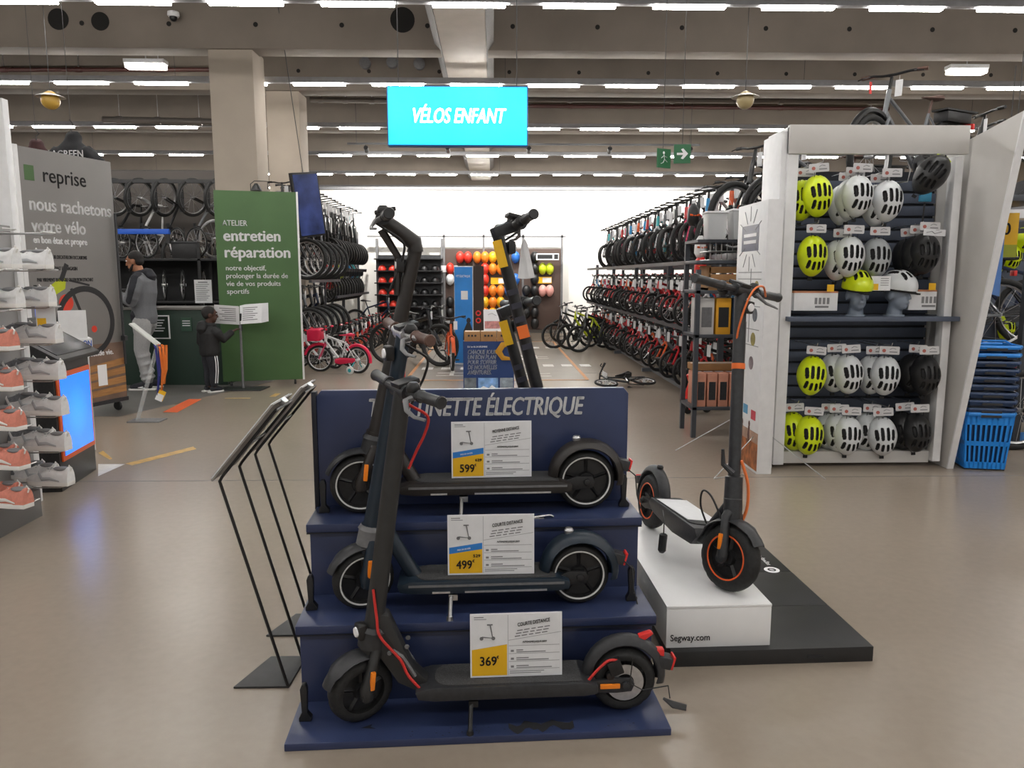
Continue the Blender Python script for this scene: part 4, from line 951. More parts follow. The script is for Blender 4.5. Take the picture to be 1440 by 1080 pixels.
for s in (-1, 1): dx = -.03 if s > 0 else .07; q.tube([(0, s*.08, .92), (.05+dx, s*.105, .5), (dx, s*.11, .08)], [.07, .05, .035], 10)
remeshed('body', q, SKIN1, mg, .0075, 4)
q = MB()
q.tube([(.0, 0, .84), (.0, 0, .92), (.01, 0, 1.08), (-.01, 0, 1.25), (-.02, 0, 1.37), (.0, 0, 1.45), (.015, 0, 1.5)], [.175, .195, .19, .2, .185, .12, .08], 20, flat=.72, up=(1, 0, 0))
for (s, hd, el) in ((1, H1, (.07, .25, 1.12)), (-1, H2, (.07, -.25, 1.12))):
    q.tube([(-.01, s*.12, 1.4), (-.01, s*.2, 1.385), (.02, s*.245, 1.26), el, Vector(el).lerp(hd, .45), Vector(el).lerp(hd, .93)], [.07, .085, .082, .078, .064, .046], 14)
    for t in (.25, .55, .8): c = Vector((0, s*.215, 1.36)).lerp(Vector(el), t); q.torus(c, (Vector(el)-Vector((0, s*.2, 1.38))), .07, .016, 16, 6)
remeshed('hooded_sweatshirt', q, GREYF, mg, .011, 4)
q = MB(); q.tube([(-.1, .0, 1.36), (-.11, 0, 1.43), (-.07, 0, 1.49), (-.03, 0, 1.51)], [.06, .1, .1, .07], 14, flat=.6, up=(1, 0, 0)); q.torus((.02, 0, 1.485), (.25, 0, 1), .075, .028, 24, 8); remeshed('hood_collar', q, BLKF, mg, .01, 4)
for s in (-1, 1):
    q = MB(); hd, el = (H1, Vector((.07, .25, 1.12))) if s > 0 else (H2, Vector((.07, -.25, 1.12)))
    q.tube([(-.005, s*.13, 1.475), (-.005, s*.245, 1.43), (.02, s*.315, 1.27), (.06, s*.318, 1.13), el.lerp(hd, .35)+Vector((0, s*.045, -.005)), el.lerp(hd, .75)+Vector((0, s*.03, -.012))], [.05, .052, .045, .045, .045, .04], 12, flat=.55, up=(0, s, .2)); remeshed('black_sleeve_panel', q, BLKF, mg, .01, 4)
q = MB(); q.tube([(.03, s*.0+.135, 1.0), (.06, .15, .95), (.08, .13, .88)], [.06, .07, .05], 10, flat=.5, up=(0, 1, 0)); q.tube([(-.02, .16, .88), (.1, .12, .86)], .03, 8); remeshed('black_pocket_panel', q, BLKF, mg, .01, 3)
q = MB()
for s in (-1, 1):
    x = -.03 if s > 0 else .07
    q.tube([(0, s*.07, .96), (.01, s*.095, .84), (.035+x, s*.105, .66), (.055+x, s*.105, .5), (.02+x, s*.11, .3), (-.0+x, s*.11, .15), (.0+x, s*.11, .09)], [.11, .115, .098, .085, .078, .068, .05], 14)
    for (z, dx) in ((.44, .04), (.34, .02), (.23, .0), (.16, .0)): q.torus((dx+x, s*.108, z), (.2, s*.2, 1), .072, .02, 18, 6)
q.tube([(0, 0, .8), (0, 0, .93), (0, 0, .98)], [.14, .18, .175], 14, flat=.75, up=(1, 0, 0)); remeshed('jogging_trousers', q, GREYT, mg, .011, 4)
for s in (-1, 1):
    q = MB(); q.tube([(-.07, s*.11, .055), (.0, s*.11, .07), (.1, s*.115, .05), (.19, s*.12, .035)], [.042, .05, .045, .03], 12); o = remeshed('trainer', q, BLKF, mg, .009, 2)
    q = MB(); q.prism([(-.12, -.035), (.1, -.045), (.19, -.035), (.225, 0), (.19, .04), (.1, .045), (-.12, .035)], 0, .022, 'xy'); q.v = [(v[0], v[1]+s*.113, v[2]) for v in q.v]; q.build('sole', SOLW, o, bevel=.006)
    q = MB(); q.tube([(.02, s*.16, .05), (.08, s*.165, .04), (.0, s*.158, .03)], .006, 5); q.build('white_flash', WHITEP, o)
q = MB(); q.ell(P(-.024, 0, .042), (.098, .083, .09), e); q.ell(P(-.05, 0, .0), (.062, .078, .07), e); remeshed('hair', q, HAIR, mg, .008, 2)
q = MB(); q.tube([P(.0, .062, -.03), P(.045, .05, -.085), P(.082, 0, -.1), P(.045, -.05, -.085), P(.0, -.062, -.03)], [.01, .02, .024, .02, .01], 8); q.tube([P(.088, -.026, -.038), P(.1, 0, -.036), P(.088, .026, -.038)], .007, 6); remeshed('beard', q, HAIR, mg, .006, 2)
for s in (-1, 1):
    q = MB(); q.ell(P(.085, s*.032, .022), (.008, .012, .008), e); q.build('eye', WHITEP, mg)
    q = MB(); q.tube([P(.09, s*.018, .05), P(.092, s*.035, .054), P(.082, s*.052, .048)], .005, 5); q.build('eyebrow', HAIR, mg)
ph = thing('mobile_phone', 'dark phone held in the hands of the person in grey', 'phone', mg.matrix_basis @ Vector((.38, -.01, 1.275)), R(182)); MB().box((0, 0, 0), (.008, .075, .15), (0, R(-25), 0)).build('case', BLACK, ph, bevel=.004); MB().box((-.005, 0, 0), (.002, .068, .14), (0, R(-25), 0)).build('screen', mat('phone_glass', (.02, .02, .025), .1), ph)
# ---- child
cg = thing('person', 'small child in black hooded jacket and striped track trousers reaching to the binder', 'person', onZ(298, 551, 0), R(52))
q = MB(); P, e = head(q, (.03, -.0, .965), .86, (.9, -.42, -.08), (.42, .9, 0))
q.tube([(0, 0, .8), (.01, 0, .86), (.02, 0, .91)], [.05, .044, .044], 10); q.tube([(0, 0, .5), (0, 0, .68), (0, 0, .82)], [.1, .1, .08], 12, flat=.75, up=(1, 0, 0))
HR, HL = Vector((.23, -.17, .76)), Vector((.06, .17, .5))
q.tube([(0, -.1, .78), (.08, -.17, .66), HR], [.04, .034, .022], 10); hand(q, HR, (.9, -.1, .35), (-.3, 0, 1), (0, 1, 0), .72, .3)
q.tube([(0, .1, .78), (-.01, .16, .63), HL], [.04, .034, .022], 10); hand(q, HL, (.1, 0, -1), (0, 1, 0), (1, 0, 0), .72, .5)
for s in (-1, 1): q.tube([(0, s*.05, .52), (.01, s*.06, .28), (0, s*.06, .05)], [.06, .045, .035], 10)
remeshed('body', q, SKIN2, cg, .007, 4)
q = MB(); q.tube([(0, 0, .46), (0, 0, .5), (0, 0, .62), (-.005, 0, .74), (0, 0, .82), (.01, 0, .86)], [.14, .15, .15, .15, .11, .07], 18, flat=.75, up=(1, 0, 0))
q.tube([(0, -.1, .79), (.03, -.15, .74), (.085, -.175, .665), Vector((.085, -.175, .665)).lerp(HR, .92)], [.058, .062, .056, .042], 12); q.tube([(0, .1, .79), (-.005, .15, .72), (-.01, .165, .62), Vector((-.01, .165, .62)).lerp(HL, .95)], [.058, .062, .056, .044], 12)
JK = mat('black_puffer', (.012, .012, .013), .7, noise=.3, scale=20, bump=.1); remeshed('hooded_jacket', q, JK, cg, .01, 4)
q = MB(); q.tube([(-.08, 0, .72), (-.1, 0, .79), (-.075, 0, .86), (-.05, 0, .88)], [.05, .085, .085, .05], 12, flat=.6, up=(1, 0, 0)); q.torus((.0, 0, .84), (.1, 0, 1), .07, .03, 20, 8); remeshed('hood', q, JK, cg, .01, 4)
q = MB()
for s in (-1, 1): q.tube([(0, s*.045, .52), (.005, s*.06, .4), (.015, s*.062, .28), (.0, s*.062, .14), (.0, s*.062, .07)], [.08, .075, .062, .055, .04], 12)
q.tube([(0, 0, .46), (0, 0, .54)], [.1, .125], 12, flat=.75, up=(1, 0, 0)); tro = remeshed('track_trousers', q, BLKF, cg, .01, 4)
for s in (-1, 1):
    for k in (-1, 1): q = MB(); q.tube([(k*.014, s*.128, .46), (k*.014+.005, s*.136, .38), (k*.014+.012, s*.122, .27), (k*.014, s*.112, .12)], .0055, 5); q.build('white_stripe', WHITEP, tro)
    q = MB(); q.tube([(-.05, s*.062, .04), (.02, s*.064, .05), (.1, s*.07, .03)], [.033, .037, .025], 10); o = remeshed('trainer', q, BLKF, cg, .008, 2)
    q = MB(); q.prism([(-.085, -.03), (.05, -.035), (.11, -.025), (.13, 0), (.11, .03), (.05, .035), (-.085, .03)], 0, .02, 'xy'); q.v = [(v[0], v[1]+s*.065, v[2]) for v in q.v]; q.build('sole', SOLW, o, bevel=.005)
q = MB(); q.ell(P(-.022, 0, .036), (.086, .073, .08), e); q.ell(P(-.045, 0, .0), (.052, .068, .06), e); remeshed('hair', q, HAIR, cg, .008, 2)
for s in (-1, 1): q = MB(); q.ell(P(.085, s*.032, .022), (.007, .011, .007), e); q.build('eye', WHITEP, cg)
# ================================================================ BICYCLES
def bike_meshes(r, wb, hh, barw, fcol, fkcol, rimc, grips=BLACK, seatm=BLACK, steer=0., guard=None, drop=.0, basket=False, thick=1., spokes=True):
    """origin on the ground midway, +x forward; returns [(part, mesh, [(sub, mesh)])]"""
    F = Vector((wb/2, 0, r)); Rr = Vector((-wb/2, 0, r)); k = hh
    BBv = Vector((-wb*.06, 0, r*.85)); SC = Vector((-wb*.2, 0, k*.72)); HT = Vector((wb*.30, 0, k*.86)); HB = Vector((wb*.335, 0, k*.68-drop*0)); tt = .016*thick*(k/1.0)**.4
    out = []
    ax = (HT-HB).normalized(); Tm = Matrix.Translation(HT) @ Matrix.Rotation(steer, 4, ax) @ Matrix.Translation(-HT)
    def wheel(c, nm, M_):
        q = MB(); q.torus(c, (0, 1, 0), r*.93, r*.07+.006, 28, 7); xf(q, M_); ty = q.mesh('tyre', RUBBER, 0, 60)
        q = MB(); q.torus(c, (0, 1, 0), r*.83, r*.035, 28, 5, 1.6)
        n = 12
        for j in range(n):
            th = 2*PI*j/n; q.tube([c+Vector((.02*math.cos(th+.7), .028*(-1)**j, .02*math.sin(th+.7))), c+Vector((r*.83*math.cos(th), 0, r*.83*math.sin(th)))], .0022, 3, cap=False)
        q.cyl(c+Vector((0, -.04, 0)), c+Vector((0, .04, 0)), .02, 8); xf(q, M_); rm = q.mesh('rim', rimc, 0, 60)
        out.append((nm, ty, [('rim', rm)]))
    wheel(F, 'front_wheel', Tm); wheel(Rr, 'rear_wheel', Matrix.Identity(4))
    q = MB(); q.tube([BBv, SC], tt*.9, 7); q.tube([BBv, HB+ax*.01], tt*1.25, 7); q.tube([SC-(SC-BBv).normalized()*(.03+drop), HT-ax*.02-Vector((0, 0, drop*.2))], tt, 7); q.tube([HB, HT], tt*1.3, 8)
    for s in (-1, 1):
        q.tube([BBv+Vector((0, s*.02, 0)), Rr+Vector((0, s*.055, 0))], tt*.6, 5); q.tube([SC+Vector((0, s*.015, -.03)), Rr+Vector((0, s*.055, 0))], tt*.55, 5)
    out.append(('frame', q.mesh('frame', fcol, 0, 50), []))
    q = MB(); q.tube([HB, HB-ax*.03], tt*1.5, 7)
    for s in (-1, 1): q.tube([HB-ax*.02, HB-ax*.05+Vector((0, s*.045, 0)), F+Vector((0, s*.05, 0))], tt*.85, 6)
    xf(q, Tm); out.append(('fork', q.mesh('fork', fkcol, 0, 50), []))
    T = HT+ax*(k*.1); q = MB(); q.tube([HT-ax*.01, T, T+Vector((.04, 0, .01))], tt*.9, 6); hy = barw/2
    q.tube([T+Vector((-.03, hy, .035)), T+Vector((.0, hy*.55, .03)), T+Vector((.04, hy*.2, .01)), T+Vector((.04, -hy*.2, .01)), T+Vector((.0, -hy*.55, .03)), T+Vector((-.03, -hy, .035))], .012, 6); xf(q, Tm)
    gs = []
    for s in (-1, 1):
        g = MB(); g.tube([T+Vector((-.035, s*hy, .035)), T+Vector((-.012, s*hy*.72, .033))], .017, 6); xf(g, Tm); gs.append(('grip', g.mesh('grip', grips, 0, 50)))
        g = MB(); g.tube([T+Vector((.0, s*hy*.66, .03)), T+Vector((.04, s*hy*.8, .02)), T+Vector((.03, s*hy, .01))], .006, 4); xf(g, Tm); q.add(g.v, g.f)
    out.append(('handlebar', q.mesh('handlebar', BLACK, 0, 50), gs))
    q = MB(); up = (SC-BBv).normalized(); ST_ = SC+up*(k*.12); q.tube([SC-up*.02, ST_], tt*.7, 6)
    q.tube([ST_+Vector((-.115, 0, .02)), ST_+Vector((-.06, 0, .022)), ST_+Vector((.03, 0, .015)), ST_+Vector((.13, 0, .008))], [.045, .07, .035, .018], 8, flat=.4, up=(0, 0, 1)); out.append(('saddle', q.mesh('saddle', seatm, 0, 60), []))
    q = MB(); cr = r*.24+.012; q.lathe([(cr, .05), (cr, .055)], BBv, 'y', 18)
    for s, d in ((1, Vector((.75, 0, -.66))), (-1, Vector((-.75, 0, .66)))):
        e = BBv+Vector((0, s*.07, 0))+d*(r*.45); q.tube([BBv+Vector((0, s*.06, 0)), e], .009, 5); q.box(e+Vector((0, s*.04, 0)), (.07, .06, .018))
    q.tube([BBv+Vector((0, .052, cr)), Rr+Vector((0, .052, .035))], .005, 4); q.tube([BBv+Vector((0, .052, -cr)), Rr+Vector((0, .052, -.035))], .005, 4); out.append(('crankset', q.mesh('crankset', DKGREY, 0, 50), []))
    if guard:
        for (c, M_, a0, a1, nm) in ((Rr, Matrix.Identity(4), R(40), R(190), 'rear_mudguard'), (F, Tm, R(15), R(120), 'front_mudguard')):
            p = MB(); p.torus(c, (0, -1, 0), r*1.1, .026, 16, 6, 1., a0, a1); xf(p, M_); out.append((nm, p.mesh(nm, guard, 0, 60), []))
        q = MB(); q.tube([BBv+Vector((.06, .07, 0)), BBv+Vector((-.02, .07, .01)), Rr+Vector((0, .07, .0))], [.03, .05, .03], 6, flat=.3, up=(0, 1, 0)); out.append(('chain_guard', q.mesh('chain_guard', guard, 0, 60), []))
    q = MB(); tp_ = T+Vector((.03, hy*.3, -.1)); q.box(tp_, (.004, .06, .13)); q.tube([T+Vector((.03, hy*.3, .0)), tp_], .002, 3); xf(q, Tm); out.append(('price_tag', q.mesh('price_tag', PAPER, 0, 0), []))
    if basket:
        q = MB(); c = F+Vector((.04, 0, k*.86-r)); q.box(c, (.2, .26, .17)); xf(q, Tm); out.append(('basket', q.mesh('basket', guard or REDP, .02), []))
    return out
def bike_proto(**kw):
    meshes = []
    def mk():
        if not meshes: meshes.extend(bike_meshes(**kw))
        g = thing('bicycle', 'x', 'bicycle')
        for n_, me, subs in meshes:
            o = obj(n_, me, g)
            for sn, sm in subs: obj(sn, sm, o)
        return g
    return Proto(mk)
def paint(n, h): return mat('bike_' + n, srgb(h), .32, noise=.08, scale=20, coat=.3)
PB = {n: paint(n, h) for n, h in dict(black='#17181A', red='#B81F26', white='#D9D9DB', blue='#2389C4', pink='#D8476F', grey='#75787C', lime='#C6D62A', orange='#DB5A24', teal='#39A7AE', navy='#1F2C4A', purple='#6A2B5A').items()}
RIMB = mat('black_rim', (.03, .03, .03), .4, .3); RIMS = mat('silver_rim', (.55, .55, .56), .35, .9)
KB = {}    # small children's bikes
for n, fk, rm in (('black', 'red', RIMB), ('red', 'black', RIMB), ('white', 'red', RIMS), ('blue', 'white', RIMB), ('pink', 'white', RIMS), ('grey', 'orange', RIMB), ('orange', 'black', RIMB)):
    KB[n] = bike_proto(r=.175, wb=.62, hh=.6, barw=.33, fcol=PB[n], fkcol=PB[fk], rimc=rm, grips=PB['red'] if n in ('black', 'white') else BLACK, steer=R(14), thick=1.35)
MBK = {}   # larger children's bikes for top tiers
for n, fk in (('black', 'black'), ('red', 'black'), ('white', 'white'), ('blue', 'white'), ('pink', 'pink'), ('grey', 'black'), ('teal', 'white'), ('orange', 'black'), ('lime', 'black')):
    MBK[n] = bike_proto(r=.25, wb=.8, hh=.86, barw=.42, fcol=PB[n], fkcol=PB[fk], rimc=RIMB, steer=R(-12), thick=1.3)
AB = {}
for n in ('black', 'grey', 'white', 'navy'):
    AB[n] = bike_proto(r=.335, wb=1.04, hh=1.02, barw=.56, fcol=PB[n], fkcol=PB['black'] if n != 'white' else PB['white'], rimc=RIMS, steer=R(8), guard=None, thick=1.2)
CITY = bike_proto(r=.335, wb=1.06, hh=1.04, barw=.56, fcol=PB['grey'], fkcol=PB['grey'], rimc=RIMS, guard=BLACK, grips=BRGRIP, seatm=BRGRIP, drop=.2, steer=R(10))
rng = random.Random(11)
# ---------------- right rack: three tiers
RK = mat('rack_grey', srgb('#4C4F55'), .45, .3, noise=.1, scale=8)
def rack(label, loc, length, depth, tiers, height, sgn, name='bike_rack'):
    g = thing(name, label, 'rack', loc)
    n = max(2, round(length/2.4)+1)
    for i in range(n):
        y = (length-.06)*i/(n-1)
        for x in (depth*.35, depth): MB().bx((sgn*x, y, .08), (sgn*x+sgn*.06, y+.06, height)).build('upright', RK, g)
        castor(g, sgn*(depth*.35+.03), y+.03, r=.04); castor(g, sgn*(depth+.03), y+.03, r=.04)
        MB().bx((sgn*.0, y, .09), (sgn*depth, y+.06, .14)).build('foot_bar', RK, g)
    for z in tiers:
        for x in (.12, depth*.62, depth): MB().bx((sgn*x, 0, z-.05), (sgn*x+sgn*.05, length, z-.003)).build('tier_rail', RK, g)
    return g
RX = 2.12
rack('grey three-tier steel rack of children bikes along the right of the aisle', (RX, 8.3, 0), 10.2, .95, (.15, .85, 1.62), 1.7, 1)
names = list(KB); cols = ['black', 'black', 'red', 'white', 'black', 'grey', 'red', 'blue', 'black', 'orange', 'red', 'white', 'pink']
tn = ['bottom', 'middle', 'top']
for t, z in enumerate((.15, .85)):
    for i in range(31):
        y = 8.5 + .325*i; n = cols[(i*5 + t*3 + i//4) % len(cols)]
        if i < 3 and t == 1: n = ('blue', 'white', 'white')[i]
        KB[n].put(f'{n} children bike on the {tn[t]} tier of the right rack, {nth(i)} from the near end', (RX+.52+.08*((i % 2)*2-1), y, z), PI+R(rng.uniform(-8, 4)+14), f'children bikes on the {tn[t]} tier of the right rack')
mc = list(MBK)
for i in range(25):
    y = 8.35 + .4*i; n = ('blue', 'orange', 'white', 'blue', 'black', 'pink', 'red', 'black', 'white', 'grey', 'teal', 'black', 'red')[i % 13] if i else 'grey'
    MBK[n].put(f'{n} child bicycle on the top tier of the right rack, {nth(i)} from the near end', (RX+.6, y, 1.62), R(180+58+rng.uniform(-8, 8)), 'bicycles on the top tier of the right rack')
for t, z in enumerate((.15, .85)):
    for i in range(20):
        n = cols[(i*7 + t*4) % len(cols)]; KB[n].put(f'{n} bike on the far side of right rack, {tn[t]} tier, {nth(i)} from near end', (RX+1.5, 8.6+.48*i, z), R(rng.uniform(-10, 10)), f'bikes on the far side of the right rack')
for i in range(16):
    n = mc[(i*4) % len(mc)]; MBK[n].put(f'{n} bike on the far side of right rack, top tier, {nth(i)} from near end', (RX+1.55, 8.6+.6*i, 1.62), R(-40+rng.uniform(-8, 8)), 'bikes on the far side of the right rack')
rack('grey three-tier steel rack behind the children bikes of the right aisle', (RX+1.08, 8.3, 0), 10.2, .9, (.15, .85, 1.62), 1.7, 1)
# ---------------- floor bikes in front of the racks (far end, right of the track)
for i, (px, py, n) in enumerate(((780, 489, 'black'), (800, 490, 'lime'), (813, 494, 'black'), (786, 480, 'grey'))):
    p = onZ(px, py); MBK[n].put(f'{n} child bicycle on the floor right of the track, {nth(i)} from the helmets', (p.x+.35, p.y, 0), R(180+20+4*i), 'bicycles on the floor by the track')
p = onZ(893, 548); bal = Proto(lambda: None)
balance = bike_proto(r=.15, wb=.56, hh=.5, barw=.34, fcol=PB['black'], fkcol=PB['black'], rimc=PB['white'])
o = balance.put('small black balance bike with white wheels lying on the floor by the right rack', (p.x-.05, p.y, .06), rot=(R(82), 0, R(200)))
# ---------------- left rack
LX = -2.85
rack('grey two-tier steel rack of adult bikes beside the green panel', (LX, 12.75, 0), 2.4, 1.3, (.25, 1.38), 2.0, -1)
rack('grey tall steel rack of hung bikes along the left of the aisle', (LX-.1, 15.3, 0), 3.9, 1.0, (.2, 1.05, 2.05), 2.5, -1)
PLYW = mat('plywood_backing', srgb('#B5925F'), .7, noise=.15, scale=3, stretch=(1, 1, .2))
wp = thing('plywood_screen', 'plywood plank screen behind the left bike rack', 'screen', (LX-1.42, 12.75, 0))
for k in range(11): MB().bx((-.03, .015+k*.215, .03), (0, k*.215+.21, 2.05)).build('plank', PLYW, wp, bevel=.004)
for k in (0.2, 1.8): MB().bx((-.07, 0, k-.05+.1), (-.03, 2.4, k+.05+.1)).build('batten', PLYW, wp)
an = ['black', 'grey', 'black', 'navy', 'black', 'grey']
for t, z in enumerate((.25, 1.38)):
    for i in range(5):
        n = an[(i+t) % 6]; AB[n].put(f'{n} adult bicycle on the {("lower", "upper")[t]} level beside the green panel, {nth(i)} from the near end', (LX-.72, 12.95+.48*i, z), R(-12), f'adult bicycles beside the green panel')
tc_ = ['black', 'grey', 'black', 'white', 'teal', 'black', 'red', 'black', 'grey', 'white', 'black']
for i in range(18):
    n = tc_[i % 11]; y = 12.7 + .38*i
    if y > 18.9: break
    MBK[n].put(f'{n} bicycle on the top of the left racks, {nth(i)} from the near end', (LX-.55, y, 2.05), R(-67+rng.uniform(-7, 7)), 'bicycles on the top of the left racks')
hc = ['red', 'black', 'orange', 'black', 'lime', 'grey', 'white', 'black', 'blue', 'black', 'teal', 'black']
for i in range(12):
    n = hc[i]; MBK[n].put(f'{n} bicycle hung upright on the left aisle rack, {nth(i)} from the near end', (LX-.2, 15.4+.3*i, 1.5), group='bicycles hung upright on the left rack', rot=(0, R(-78), R(-35)))
for i in range(10):
    n = ('white', 'black', 'grey', 'black', 'white', 'red', 'black', 'grey', 'black', 'navy')[i]
    (AB if n == 'navy' else KB)[n].put(f'{n} bicycle parked low along the left aisle rack, {nth(i)} from the near end', (LX+.12, 13.4+.5*i, 0), R(-20), 'bicycles parked low along the left rack')
# big-tyred black bikes at the end of the left row
FAT = bike_proto(r=.34, wb=1.0, hh=.95, barw=.5, fcol=PB['black'], fkcol=PB['black'], rimc=RIMB, thick=1.6)
for i, (px, py) in enumerate(((655, 514), (668, 508))):
    p = onZ(px-1, py); FAT.put(('nearer' if i == 0 else 'farther') + ' black fat-tyred bicycle on the floor left of the track', (p.x-.85, p.y+.1, 0), R(-25), 'fat-tyred bicycles')
# pink training bike in front of the left rack
PKB = bike_proto(r=.2, wb=.66, hh=.66, barw=.4, fcol=PB['white'], fkcol=PB['pink'], rimc=PB['white'], guard=mat('hot_pink', srgb('#E62A52'), .35), basket=True, seatm=mat('hot_pink', (0, 0, 0)), grips=mat('hot_pink', (0, 0, 0)), steer=R(20))
p = onZ(478, 524); pk = PKB.put('pink and white training bike with basket and stabilisers at the left rack', (p.x-.02, p.y+.05, 0), R(158)); 
for s in (-1, 1):
    q = MB(); c = Vector((-.3, s*.17, .06)); q.lathe([(.05, -.016), (.06, -.01), (.06, .01), (.05, .016)], c, 'y', 16); a = q.build('stabiliser_wheel', SOLW, pk)
    q = MB(); q.lathe([(.03, s*.017), (.028, s*.02)], c, 'y', 12); q.tube([c, c+Vector((0, -s*.06, .06)), (-.33, s*.06, .2)], .008, 5); q.build('stabiliser_arm', PB['teal'], a)
for i, (dx, n) in enumerate(((-.55, 'white'), (-.3, 'white'))):
    KB[n].put(f'white child bike behind the pink training bike, {("left", "right")[i]} of two', (p.x+dx*.6-.15, p.y+.65+.35*i, 0), R(160), 'white bikes behind the pink one')
# orange bike in the middle of the track and the blue wagon bike
p = onZ(633, 521); ORB = bike_proto(r=.235, wb=.78, hh=.82, barw=.46, fcol=PB['orange'], fkcol=PB['orange'], rimc=RIMS, guard=PB['orange'], drop=.1); ORB.put('orange city child bicycle standing on the grey track', (p.x-.02, p.y+.35, 0), R(-82))
p = onZ(655, 512); MBK['black'].put('dark child bicycle with bags standing behind the orange one', (p.x, p.y+.5, 0), R(-75))
# workshop: bikes hanging on the dark wall
for i in range(11):
    n = ('black', 'grey', 'black', 'navy', 'black', 'grey', 'black', 'white', 'black', 'grey', 'black')[i]
    AB[n].put(f'{n} customer bicycle hanging on the workshop wall, {nth(i)} from the left', (-9.6+.46*i, 13.9, 2.25), group='customer bicycles hanging in the workshop', rot=(0, R(-80), R(-118+6*(i % 3))))
hr = thing('hanging_rail', 'black overhead rail with straps for the workshop bikes', 'rail', (-7.3, 13.95, 3.05)); MB().bx((-2.6, -.03, 0), (2.9, .03, .06)).build('rail', BLACK, hr)
for i in range(11): MB().bx((-2.35+.46*i, -.02, -.5), (-2.27+.46*i, .0, .0)).build('strap', BLACK, hr)
for x in (-2.5, 2.8): MB().cyl((x, 0, .06), (x, 0, 2.8), .008, 6).build('hanger_rod', STEEL, hr)
# tilted showcase panel above the left rack
tp = thing('tilted_screen', 'dark blue tilted advertising screen above the bikes beside the green panel', 'screen', (onY(433, 290, 12.3)), rot=(R(0), R(-8), R(50)))
c = onY(419, 246, 10.7)
MB().box((0, 0, .02), (.5, .06, .98)).build('screen_case', BLACK, tp, bevel=.006)
MB().box((0, -.034, .02), (.45, .004, .92)).build('screen_picture', mat('screen_print', srgb('#2E3F78'), .25, noise=.6, scale=3), tp)
q = MB(); q.cyl((0, .0, .4), (0, .0, 3.2), .006, 6); q.build('ceiling_rod', WIRE, tp)
# bikes in the right background and above the helmet wall
hg = thing('high_platform', 'raised grey steel platform behind the white helmet rack carrying bikes', 'platform', (2.9, 6.35, 0))
for x in (0, 1.55):
    for y in (0, .75): MB().bx((x, y, 0), (x+.06, y+.06, 2.05)).build('post', RK, hg)
MB().bx((-.1, -.05, 2.05), (1.75, .95, 2.1)).build('deck', RK, hg, bevel=.004)
eb = CITY.put('grey step-through electric bicycle with brown saddle above the white helmet rack', (3.62, 6.8, 2.1), R(206))
q = MB(); q.box((-.55, 0, .74), (.34, .14, .09)); q.build('rack_battery', BLACK, eb, bevel=.012); q = MB(); q.bx((-.8, -.075, .79), (-.36, .075, .805)); q.build('carrier', BLACK, eb); q = MB(); q.box((-.77, 0, .68), (.03, .12, .05)); q.build('tail_light', REDP, eb, bevel=.005)
q = MB(); q.box((.2, -.28, .98), (.03, .004, .1)); q.build('red_tag', REDP, eb)
AB['black'].put('black bicycle above the accessory shelf at the near end of the right rack, left one', (2.78, 7.6, 1.66), R(200), 'bicycles above the accessory shelf')
CITY.put('black-guarded bicycle above the accessory shelf at the near end of the right rack, right one', (3.12, 7.25, 1.66), R(188), 'bicycles above the accessory shelf')
hg2 = thing('high_platform', 'grey steel platform above the accessory shelf carrying two bikes', 'platform', (2.3, 6.95, 0))
for x in (.3, 1.4):
    for y in (0, .95): MB().bx((x, y, 0), (x+.06, y+.06, 1.6)).build('post', RK, hg2)
MB().bx((-.05, -.05, 1.6), (1.55, 1.1, 1.66)).build('deck', RK, hg2, bevel=.004)
lab = ['low beside the blue baskets', 'raised behind the baskets', 'second behind the baskets', 'farthest right']
for i, (x, y, a, n) in enumerate(((4.9, 6.25, 4, 'black'), (4.22, 7.2, 170, 'grey'), (4.9, 7.75, 168, 'black'), (5.6, 8.3, 170, 'navy'))):
    o = AB[n].put(f'{n} adult bicycle at the right edge, {lab[i]}', (x, y, 0 if i == 0 else .75), R(a), 'bicycles at the right edge')
    q = MB(); q.box((-.62, 0, .72), (.03, .08, .05)); q.build('tail_light', REDP, o, bevel=.005)
for i, (x, y) in enumerate(((4.9, 7.3), (5.3, 7.9), (5.7, 8.5))):
    AB['black'].put(f'black bicycle on the upper level at the right edge, {nth(i)} from the near end', (x, y, 1.95), R(165), 'upper bicycles at the right edge')
rack('grey two-level bike rack at the right edge behind the baskets', (3.75, 6.95, 0), 2.0, 1.9, (.75, 1.95), 2.3, 1)
